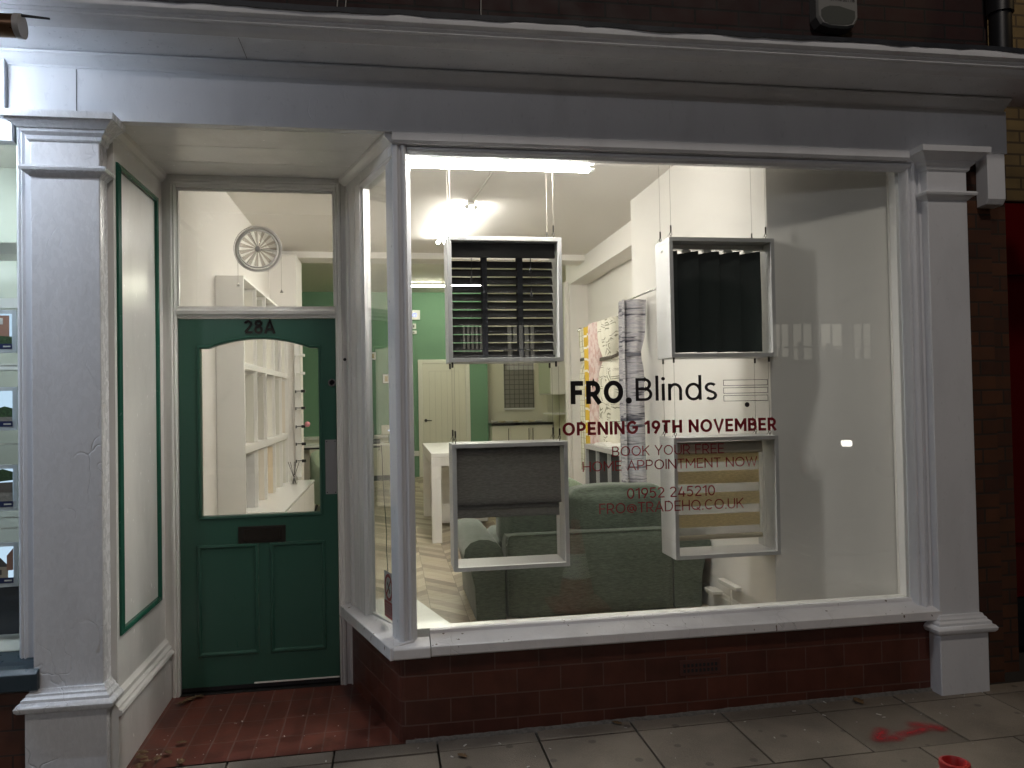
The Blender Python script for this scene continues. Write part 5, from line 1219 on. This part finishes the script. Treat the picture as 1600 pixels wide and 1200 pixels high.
for i, (x, z, l) in enumerate(((1.50, 0.55, 'white double socket low on the green pier beside the back door'), (0.43, 0.60, 'white double socket low on the green wall left of the back door'))):
    T = Thing('wall_socket', l, 'socket', (x, YB, z)); bm = new_bm(); box(bm, x-0.073, x+0.073, YB-0.012, YB-0.001, z-0.043, z+0.043); T.part('plate', bm, M_whitegl, bevel=0.003)
    bm = new_bm(); box(bm, x-0.05, x-0.03, YB-0.0135, YB-0.0121, z-0.01, z+0.01); T.part('switch', bm, M_black)
# black cord hanging behind the side window
bm = new_bm(); tube(bm, [sp(0.500, -0.09, 1.28), sp(0.47, -0.085, 1.22), sp(0.455, -0.08, 1.14), sp(0.42, -0.075, 1.02), sp(0.385, -0.07, 0.93), sp(0.375, -0.07, 0.85), sp(0.365, -0.065, 0.78), sp(0.335, -0.06, 0.70), sp(0.33, -0.06, 0.46)], 0.0022, 6)
single('black_cord', 'thin black cable hanging inside the narrow side window above the no smoking sign', 'cable', bm, M_black, sp(0.33, -0.06, 0.46))

# ------------------------------------------------------------------ upper wall and right hand surroundings
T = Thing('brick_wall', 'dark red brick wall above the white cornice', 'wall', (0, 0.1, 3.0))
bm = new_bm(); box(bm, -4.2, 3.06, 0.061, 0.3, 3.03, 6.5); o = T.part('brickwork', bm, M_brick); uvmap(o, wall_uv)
T = Thing('brick_pier', 'orange brown brick pier beside the right white pilaster', 'wall', (2.95, 0.1, 0))
bm = new_bm(); box(bm, 2.80, 3.035, 0.051, 0.30, -0.05, 3.03); o = T.part('brickwork', bm, M_brick2); uvmap(o, wall_uv)
T.part
bm = new_bm(); box(bm, 3.036, 3.22, 0.16, 0.5, -0.05, 3.03); o = T.part('return_brickwork', bm, M_brick2); uvmap(o, wall_uv)
bm = new_bm(); box(bm, 3.221, 3.27, 0.25, 0.5, -0.05, 3.03); T.part('post', bm, M_black)
T = Thing('brick_building', 'yellow brick neighbouring building set back behind the drainpipe', 'building', (4.2, 0.85, 0))
bm = new_bm(); box(bm, 2.9, 9.0, 0.86, 1.2, 2.70, 7.0); o = T.part('brickwork', bm, M_bricky); uvmap(o, wall_uv)
T = Thing('red_shopfront', 'dark red gloss painted neighbouring shopfront at the far right edge', 'shopfront', (4.2, 0.8, 0))
bm = new_bm(); box(bm, 3.40, 9.0, 0.84, 0.95, 0.20, 2.68); T.part('panel', bm, M_redshop)
bm = new_bm(); box(bm, 3.40, 9.0, 0.815, 0.839, 0.54, 0.56); box(bm, 3.40, 9.0, 0.815, 0.839, 2.22, 2.25); box(bm, 3.40, 9.0, 0.815, 0.839, 0.205, 0.23); T.part('moulding', bm, M_redshop, bevel=0.006)
bm = new_bm(); box(bm, 3.3, 9.0, 0.82, 1.0, -0.1, 0.199); T.part('step', bm, M_black)
T = Thing('drainpipe', 'black cast iron drainpipe at the top right corner', 'drainpipe', (3.15, 0.1, 3.08))
bm = new_bm(); tube(bm, [(3.085, 0.005, 3.09), (3.085, 0.005, 6.0)], 0.052, 18); T.part('pipe', bm, M_black, smooth=50)
bm = new_bm(); tube(bm, [(3.085, 0.005, 3.42), (3.085, 0.005, 3.54)], 0.063, 18); T.part('collar', bm, M_black, smooth=50)
T = Thing('alarm_box', 'grey white burglar alarm box on the dark brick wall above the cornice', 'alarm box', (2.17, 0.05, 3.29))
bm = new_bm(); pr = [(2.062, 3.62), (2.062, 3.34), (2.085, 3.305), (2.13, 3.292), (2.22, 3.290), (2.262, 3.303), (2.282, 3.34), (2.282, 3.62)]
loft(bm, [[(x, 0.059, z) for x, z in pr], [(x, 0.0, z) for x, z in pr], [(2.172+(x-2.172)*0.93, -0.012, 3.45+(z-3.45)*0.95) for x, z in pr]]); ab = T.part('casing', bm, plain('alarm_white', (0.20, 0.20, 0.195), .4), smooth=30)
bm = new_bm(); pr2 = [(2.082, 3.372), (2.10, 3.385), (2.13, 3.395), (2.18, 3.395), (2.22, 3.385), (2.262, 3.375), (2.262, 3.34), (2.245, 3.312), (2.20, 3.303), (2.13, 3.304), (2.10, 3.315), (2.082, 3.34)]
prism(bm, [(x, -0.0135, z) for x, z in pr2], (0, 0.002, 0)); T.part('lower_band', bm, plain('alarm_grey', (0.07, 0.075, 0.07), .4))
for i, s_ in enumerate(('01952 820417', '07976 507118')):
    bm = new_bm(); lettering(bm, s_, 0.07, 2.132, 2.262, 0.016, 3.447-0.027*i, lambda a, b, w: (a, -0.0135+w, b)); T.part('lettering', bm, M_black, parent=ab)
# cables on the brick wall
for i, pts in enumerate(([(-0.20, 0.055, 3.7), (-0.22, 0.05, 3.4), (-0.25, 0.045, 3.09)], [(-0.17, 0.055, 3.7), (-0.185, 0.05, 3.4), (-0.21, 0.045, 3.09)], [(0.42, 0.055, 3.7), (0.418, 0.05, 3.4), (0.412, 0.045, 3.10)])):
    bm = new_bm(); tube(bm, pts, 0.003, 6)
    single('wall_cable', ('left cable of the close pair on the brick wall above the cornice', 'right cable of the close pair on the brick wall above the cornice', 'single pale cable on the brick wall above the middle of the cornice')[i], 'cable', bm, plain('cable_grey', (0.35, 0.34, 0.32), .5), pts[0], 'cables on the upper brick wall')
bm = new_bm(); tube(bm, [(3.30, 0.28, 2.64), (3.24, 0.27, 2.60), (3.225, 0.26, 2.53), (3.26, 0.26, 2.46), (3.265, 0.26, 2.41), (3.22, 0.26, 2.42), (3.12, 0.16, 2.45)], 0.004, 6)
single('loose_wire', 'loose pale wire looping beside the bracket under the fascia end', 'wire', bm, plain('wire_pale', (0.5, 0.45, 0.42), .5), (3.1, 0.2, 2.45))

# ------------------------------------------------------------------ trough light, top left
T = Thing('trough_light', 'copper brown sign light with grey end cap at the top left corner', 'lamp', (-1.9, -0.5, 2.85))
ly, lz, lx = -0.50, 2.851, -1.29
bm = new_bm(); tube(bm, [(lx-0.012, ly, lz), (-4.0, ly, lz)], 0.040, 24); T.part('casing', bm, plain('copper_brown', (0.16, 0.09, 0.05), 0.3, metal=0.7), smooth=50)
bm = new_bm(); tube(bm, [(lx, ly, lz), (lx-0.02, ly, lz)], 0.043, 24); T.part('end_cap', bm, plain('cap_grey', (0.45, 0.44, 0.44), .4), smooth=40)
bm = new_bm(); tube(bm, [(lx-0.015, ly-0.01, lz+0.035), (lx+0.09, ly-0.005, lz+0.030)], [0.006, 0.004], 8); T.part('rod', bm, M_black, smooth=50)
bm = new_bm()
for x in (-1.8, -3.2): tube(bm, [(x, ly, lz+0.03), (x, -0.40, lz+0.16), (x, -0.372, 3.02)], 0.008, 8)
T.part('arm', bm, M_black, smooth=50)
bm = new_bm(); tube(bm, [(-1.62, ly+0.036, lz-0.026), (-3.9, ly+0.036, lz-0.026)], 0.011, 10); T.part('tube', bm, M_cool, smooth=50)

# ------------------------------------------------------------------ neighbouring shopfront on the left
T = Thing('neighbour_shopfront', 'estate agent window with white frame at the left edge', 'shopfront', (-2.0, 0, 0))
bm = new_bm()
prism(bm, [(-1.456, 0.02, 0.40), (-1.456, 0.0, 0.40), (-1.500, 0.0, 0.40), (-1.508, -0.008, 0.40), (-1.516, 0.0, 0.40), (-1.522, -0.006, 0.40), (-1.532, 0.004, 0.40), (-1.545, 0.03, 0.40), (-1.545, 0.06, 0.40), (-1.456, 0.06, 0.40)], (0, 0, 2.29))
box(bm, -4.0, -1.5455, -0.01, 0.05, 2.60, 2.69)
fr = T.part('window_frame', bm, M_front, smooth=35)
bm = new_bm(); box(bm, -4.0, -1.546, 0.03, 0.036, 0.50, 2.60); T.part('window_pane', bm, M_glass)
bm = new_bm(); sweep_x(bm, [(0.05, 0.50), (-0.02, 0.475), (-0.03, 0.462), (-0.06, 0.455), (-0.085, 0.44), (-0.085, 0.375), (-0.05, 0.36), (0.05, 0.36)], -4.0, -1.432); T.part('sill', bm, M_navy, bevel=0.004)
bm = new_bm(); box(bm, -4.0, -1.47, -0.02, 0.06, -0.08, 0.359); o = T.part('tiled_riser', bm, brick('brown_tile', (0.12, 0.045, 0.028), (0.10, 0.035, 0.022), (0.05, 0.03, 0.025), 0.3, 0.10, 0.004, 0.35, 0.5, 0.3, 0.4)); uvmap(o, wall_uv)
bm = new_bm(); box(bm, -4.0, -1.586, -0.02, 0.02, 2.72, 2.92); T.part('sign_board', bm, plain('sign_pale_blue', (0.45, 0.55, 0.62), .25))
bm = new_bm(); box(bm, -4.0, -1.56, 0.05, 0.9, 0.47, 0.50); T.part('inner_shelf', bm, M_whitegl)
bm = new_bm(); box(bm, -4.0, -1.46, 1.6, 1.7, 0.0, 3.0); box(bm, -1.50, -1.46, 0.07, 1.6, 0.0, 3.0); o = T.part('inner_wall', bm, plain('office_wall', (0.55, 0.56, 0.50), .8))
bm = new_bm(); box(bm, -4.0, -1.56, 0.30, 0.33, 0.502, 0.76); T.part('dark_backing', bm, plain('dark_blue_panel', (0.02, 0.03, 0.045), .3))
bm = new_bm(); box(bm, -4.0, -1.505, 0.07, 1.6, 2.95, 3.0); T.part('inner_ceiling', bm, M_ceil)
bm = new_bm()
for z in (1.03, 0.985, 1.345, 1.68): box(bm, -4.0, -1.56, 0.17, 0.18, z, z+0.006)
T.part('glass_shelf_edge', bm, M_whitegl)
bm = new_bm(); box(bm, -3.6, -1.9, 0.9, 1.0, 2.93, 2.949); T.part('light_panel', bm, emit('office_light', (0.80, 0.95, 1.0), 16))
bm = new_bm()
for z, hh in ((2.30, 0.06), (2.02, 0.05), (1.70, 0.03)): box(bm, -4.0, -1.52, 0.9, 1.1, z, z+hh)
T.part('shelf', bm, M_white)
# house photographs in lit acrylic pockets
M_sky = emit('photo_sky', (0.45, 0.60, 0.75), 0.55); M_tree = plain('photo_tree', (0.05, 0.10, 0.04), .5, var=.5, scale=90); M_hs = plain('photo_brick', (0.42, 0.22, 0.16), .5); M_pave = plain('photo_path', (0.32, 0.30, 0.27), .5, var=.2, scale=80)
M_bar = plain('photo_bar', (0.015, 0.03, 0.12), .4); M_roof = plain('photo_roof', (0.10, 0.09, 0.09), .5)
def photo(z0, z1, kind, label):
    xr = -1.592; P = Thing('property_card', label, 'photo card', (-1.7, 0.14, z0), 'house photo cards in the estate agent window')
    y = 0.13
    bm = new_bm(); rbox(bm, -1.95, xr, y, y+0.012, z0, z1, 0.005, n=3); P.part('pocket', bm, plain('acrylic_white', (0.70, 0.74, 0.78), .2), smooth=50)
    def q(nm, pts, m_, d): bm = new_bm(); prism(bm, [(a, y-0.0006-d, b) for a, b in pts], (0, 0.0004, 0)); P.part(nm, bm, m_)
    a0, a1, b0, b1 = -1.94, xr-0.018, z0+0.018, z1-0.018; h = b1-b0; bar = b0+0.15*h
    q('photo_sky', [(a0, bar), (a1, bar), (a1, b1), (a0, b1)], M_sky, 0)
    q('photo_bar', [(a0, b0), (a1, b0), (a1, bar), (a0, bar)], M_bar, 0)
    q('photo_logo', [(a1-0.035, b0+.05*h), (a1-0.006, b0+.05*h), (a1-0.006, b0+.09*h), (a1-0.035, b0+.09*h)], M_whitegl, 0.0006)
    if kind == 0:
        q('photo_house', [(a0, bar+.3*h), (a1-.01, bar+.2*h), (a1-.01, b1-.05*h), (a0, b1-.02*h)], M_hs, .0005); q('photo_road', [(a0, bar), (a1, bar), (a1, bar+.2*h), (a0, bar+.35*h)], M_tree, .001)
        q('photo_window', [(a1-.06, b1-.3*h), (a1-.035, b1-.3*h), (a1-.035, b1-.12*h), (a1-.06, b1-.12*h)], M_whitegl, .001)
    if kind == 1:
        q('photo_house', [(a0, bar), (a1-.075, bar), (a1-.075, bar+.45*h), (a1-.10, b1-.10*h), (a0, b1-.05*h)], M_hs, .0005); q('photo_hedge', [(a1-.075, bar+.1*h), (a1, bar+.1*h), (a1, bar+.36*h), (a1-.03, bar+.42*h), (a1-.075, bar+.32*h)], M_tree, .0006); q('photo_road', [(a0, bar), (a1, bar), (a1, bar+.12*h), (a0, bar+.12*h)], M_pave, .001)
    if kind == 2:
        q('photo_tree', [(a0, bar+.35*h), (a1, bar+.55*h), (a1, b1-.08*h), (a1-.04, b1), (a1-.08, b1-.1*h), (a0, b1-.25*h)], M_tree, .0005); q('photo_path', [(a0, bar), (a1, bar), (a1, bar+.35*h), (a0, bar+.35*h)], M_pave, .0006)
        q('photo_fence', [(a0, bar+.33*h), (a1, bar+.22*h), (a1, bar+.50*h), (a0, bar+.45*h)], plain('photo_fence', (0.16, .14, .12), .6), .001)
    if kind == 3:
        q('photo_house', [(a0, bar), (a1-.02, bar), (a1-.02, bar+.3*h), (a0, bar+.3*h)], plain('photo_render', (.5, .42, .33), .5), .0005); q('photo_roof', [(a0, bar+.3*h), (a1-.015, bar+.3*h), (a1-.05, bar+.55*h), (a0, bar+.6*h)], M_roof, .001)
        q('photo_gable', [(a1-.025, bar+.2*h), (a1, bar+.2*h), (a1, b1-.05*h), (a1-.025, bar+.6*h)], M_hs, .0012); q('photo_window', [(a1-.075, bar+.08*h), (a1-.045, bar+.08*h), (a1-.045, bar+.22*h), (a1-.075, bar+.22*h)], M_roof, .001)
photo(1.735, 1.920, 0, 'topmost house photo card, stone house behind grass'); photo(1.405, 1.592, 1, 'second house photo card, brick gable under blue sky')
photo(1.065, 1.262, 2, 'third house photo card, garden fence and tree'); photo(0.744, 0.934, 3, 'lowest house photo card, bungalow with dark roof')

# ------------------------------------------------------------------ traffic cone, leaves, litter
T = Thing('traffic_cone', 'red traffic cone with open top at the bottom right edge', 'cone', (1.27, -1.79, gz(1.27)))
bm = new_bm(); c = (1.268, -1.795, 0.0); M_cone = plain('cone_red', (0.36, 0.018, 0.018), 0.45, bump=0.1)
lathe(bm, c, [(0.135, 0.05), (0.128, 0.07), (0.034, 0.600), (0.031, 0.612), (0.034, 0.618), (0.033, 0.628), (0.027, 0.630), (0.023, 0.622), (0.021, 0.55)], 32); T.part('body', bm, M_cone, smooth=50)
bm = new_bm(); rbox(bm, c[0]-0.2, c[0]+0.2, c[1]-0.2, c[1]+0.2, 0.016, 0.052, 0.015, n=3); T.part('base', bm, M_cone, smooth=50)
bm = new_bm(); lathe(bm, c, [(0.1005, 0.23), (0.070, 0.40)], 32); T.part('reflective_band', bm, M_whitegl, smooth=60)
rl = random.Random(11)
def leaf(x, y, z, s, label, tiltk=0.3):
    bm = new_bm(); a0 = rl.uniform(0, 6.28); n = 7; L1 = []; L2 = []
    for i in range(n+1):
        t_ = i/n; w = math.sin(math.pi*t_)**0.8*0.36*(1+0.25*math.sin(i*2.6)); curl = 0.22*s*(t_-0.4)**2+0.02*s
        for sg, Ls in ((1, L1), (-1, L2)):
            px, py = (t_-.5)*s, sg*w*s*0.8
            Ls.append((x+px*math.cos(a0)-py*math.sin(a0), y+px*math.sin(a0)+py*math.cos(a0), z+0.003+curl+abs(py)*tiltk+rl.uniform(0, .002)))
    a = [bm.verts.new(p) for p in L1]; b = [bm.verts.new(p) for p in L2]; m_ = [bm.verts.new(((p[0]+q[0])/2, (p[1]+q[1])/2, min(p[2], q[2])-0.001)) for p, q in zip(L1, L2)]
    for i in range(n):
        bm.faces.new((a[i], a[i+1], m_[i+1], m_[i])); bm.faces.new((m_[i], m_[i+1], b[i+1], b[i]))
    o = single('fallen_leaf', label, 'leaf', bm, M_leaf, (x, y, z), 'dead brown leaves blown against the shopfront', smooth=60)
    s_ = o.modifiers.new('solid', 'SOLIDIFY'); s_.thickness = 0.0008
for x, y, s, l in ((-1.09, 0.07, .06, 'brown leaf leaning on the skirting in the heap by the left pilaster'), (-1.06, 0.03, .05, 'small brown leaf in the middle of the heap by the left pilaster'), (-1.10, 0.12, .055, 'brown leaf at the back of the heap against the left lobby skirting'), (-1.02, 0.05, .05, 'brown leaf at the right side of the heap by the left pilaster'), (-1.075, -0.01, .06, 'frontmost brown leaf of the heap at the pavement edge'), (-0.99, 0.10, .045, 'small leaf just clear of the heap on the first row of red tiles'), (-0.96, 0.19, .05, 'leaf on the second row of red tiles, farthest from the heap')): leaf(x, y, 0.002, s, l)
for x, y, s, l in ((-1.04, 0.66, .07, 'largest brown leaf in the corner below the green door frame'), (-1.00, 0.69, .06, 'brown leaf touching the threshold of the green door'), (-1.07, 0.62, .05, 'small brown leaf nearest the wall in the corner by the green door')): leaf(x, y, 0.018, s, l)
for x, y, s, l in ((-0.92, 0.02, .06, 'curled tan leaf alone on the red tile edge'), (0.97, -0.03, .05, 'brown leaf lying against the tiled wall under the window middle'), (2.15, -0.06, .07, 'brown leaf lying near the right pilaster plinth'), (0.25, -0.19, .05, 'dark leaf flattened on the slab below the corner post')): leaf(x, y, gz(x)+0.002, s, l)
bm = new_bm(); rl = random.Random(4)
def chip(x, y, z, s):
    a = rl.uniform(0, 3.1); l, w = s*rl.uniform(1, 2.6), s*rl.uniform(.5, .9)
    c, d = math.cos(a), math.sin(a)
    prism(bm, [(x+l*c*p-w*d*q, y+l*d*p+w*c*q, z+0.001) for p, q in ((-1, -1), (1, -.7), (.8, 1), (-.9, .8))], (0, 0, 0.0015))
for i in range(34):
    x, y = rl.uniform(-1.08, -0.05), rl.uniform(-0.0, 0.55)
    if x > -0.05-0.33*y: continue
    chip(x, y, 0.002+0.022*(y/0.9), rl.uniform(0.001, 0.0035))
for i in range(46):
    x, y = rl.uniform(-0.9, 2.8), -abs(rl.gauss(0, 0.3))-0.01; chip(x, y, gz(x)+0.002, rl.uniform(0.0015, 0.005))
single('paint_flakes', 'white paint flakes and grit scattered over tiles and paving', 'litter', bm, plain('flake_white', (0.6, 0.58, 0.55), .6), (0, 0, 0), kind='stuff')
# mortar fillet along the foot of the tiled wall
bm = new_bm(); rings = []; n = 90
for i in range(n+1):
    x = 0.02+2.56*i/n; w = 0.010+rl.uniform(0, 0.012)
    rings.append([(x, 0.004, gz(x)-0.01), (x, -w, gz(x)-0.01), (x, -w*.9, gz(x)+0.003+rl.uniform(0, .003)), (x, 0.004, gz(x)+0.014+rl.uniform(0, .004))])
loft(bm, rings); SF.part('mortar_fillet', bm, plain('mortar', (0.13, 0.12, 0.11), .9, bump=.6, scale=60, var=.3), smooth=60)

# ------------------------------------------------------------------ the other side of the street (seen only as reflections in the glass)
T = Thing('opposite_building', 'dark brick terrace of shops across the street', 'building', (0, -14, 0))
bm = new_bm(); box(bm, -25, 25, -15, -14, 0, 3.3); box(bm, -25, 25, -14.9, -14.1, 3.3, 8.0)
o = T.part('wall', bm, M_brick); uvmap(o, wall_uv)
bm = new_bm(); rl = random.Random(2)
lit = [(1.66, 2.14), (2.67, 3.35), (4.6, 5.3), (9.24, 9.68), (9.76, 10.31), (10.52, 11.14), (11.42, 11.91), (-3.4, -2.6), (-5.2, -4.4)]
for a, b in lit:
    q = bmesh.new(); hz = rl.uniform(2.15, 2.6); box(q, a, b, -13.99, -13.96, hz, 3.2); w = T.part('shop_window', q, emit('lit_window', (1.0, 0.93, 0.75), rl.uniform(0.16, 0.4)))
    q = bmesh.new()
    for i in range(3 if a > 4 else 6): x = a+(b-a)*i/(2 if a > 4 else 5); box(q, x-0.02, x+0.02, -13.95, -13.90, 2.3, 3.25)
    box(q, a, b, -13.949, -13.901, 2.62, 2.66)
    T.part('window_bar', q, M_black, parent=w)
    q = bmesh.new(); rbox(q, a+0.1, a+0.42*(b-a), -13.88, -13.80, 2.36, 2.36+rl.uniform(.2, .5), 0.03, n=3); T.part('display_goods', q, M_black, parent=w)
bm.free()

T = Thing('parked_car', 'dark parked car with lit headlights across the street', 'car', (8.6, -11.0, -0.12))
M_car = plain('car_paint', (0.02, 0.022, 0.026), 0.15, coat=1.0)
def carring(y, hw, zb, zt): return [(8.6-hw, y, zb), (8.6-hw*1.02, y, (zb+zt)/2), (8.6-hw*0.86, y, zt), (8.6+hw*0.86, y, zt), (8.6+hw*1.02, y, (zb+zt)/2), (8.6+hw, y, zb)]
bm = new_bm(); loft(bm, [carring(-9.0, .72, .25, .62), carring(-9.15, .84, .15, .74), carring(-10.2, .88, .13, .88), carring(-12.6, .88, .13, .95), carring(-13.1, .84, .18, .85), carring(-13.2, .70, .25, .7)]); T.part('body', bm, M_car, smooth=50)
bm = new_bm(); loft(bm, [carring(-10.1, .74, .87, .89), carring(-10.8, .72, .88, 1.30), carring(-12.2, .72, .90, 1.33), carring(-12.9, .74, .90, .95)]); T.part('cabin', bm, plain('car_glass', (0.01, 0.012, 0.014), 0.05), smooth=40)
for sx in (-1, 1):
    for y in (-9.8, -12.3):
        bm = new_bm(); tube(bm, [(8.6+sx*0.90, y, 0.19), (8.6+sx*0.68, y, 0.19)], 0.31, 24); w = T.part('wheel', bm, M_black, smooth=40)
        bm = new_bm(); tube(bm, [(8.6+sx*0.905, y, 0.19), (8.6+sx*0.86, y, 0.19)], 0.19, 16); T.part('rim', bm, M_steel, parent=w, smooth=40)
    bm = new_bm(); rbox(bm, 8.6+sx*0.58-0.10, 8.6+sx*0.58+0.10, -9.06, -8.985, 0.54, 0.66, 0.03, n=4); T.part('headlight', bm, emit('headlight_lit', (1.0, 0.95, 0.85), 6), smooth=60)
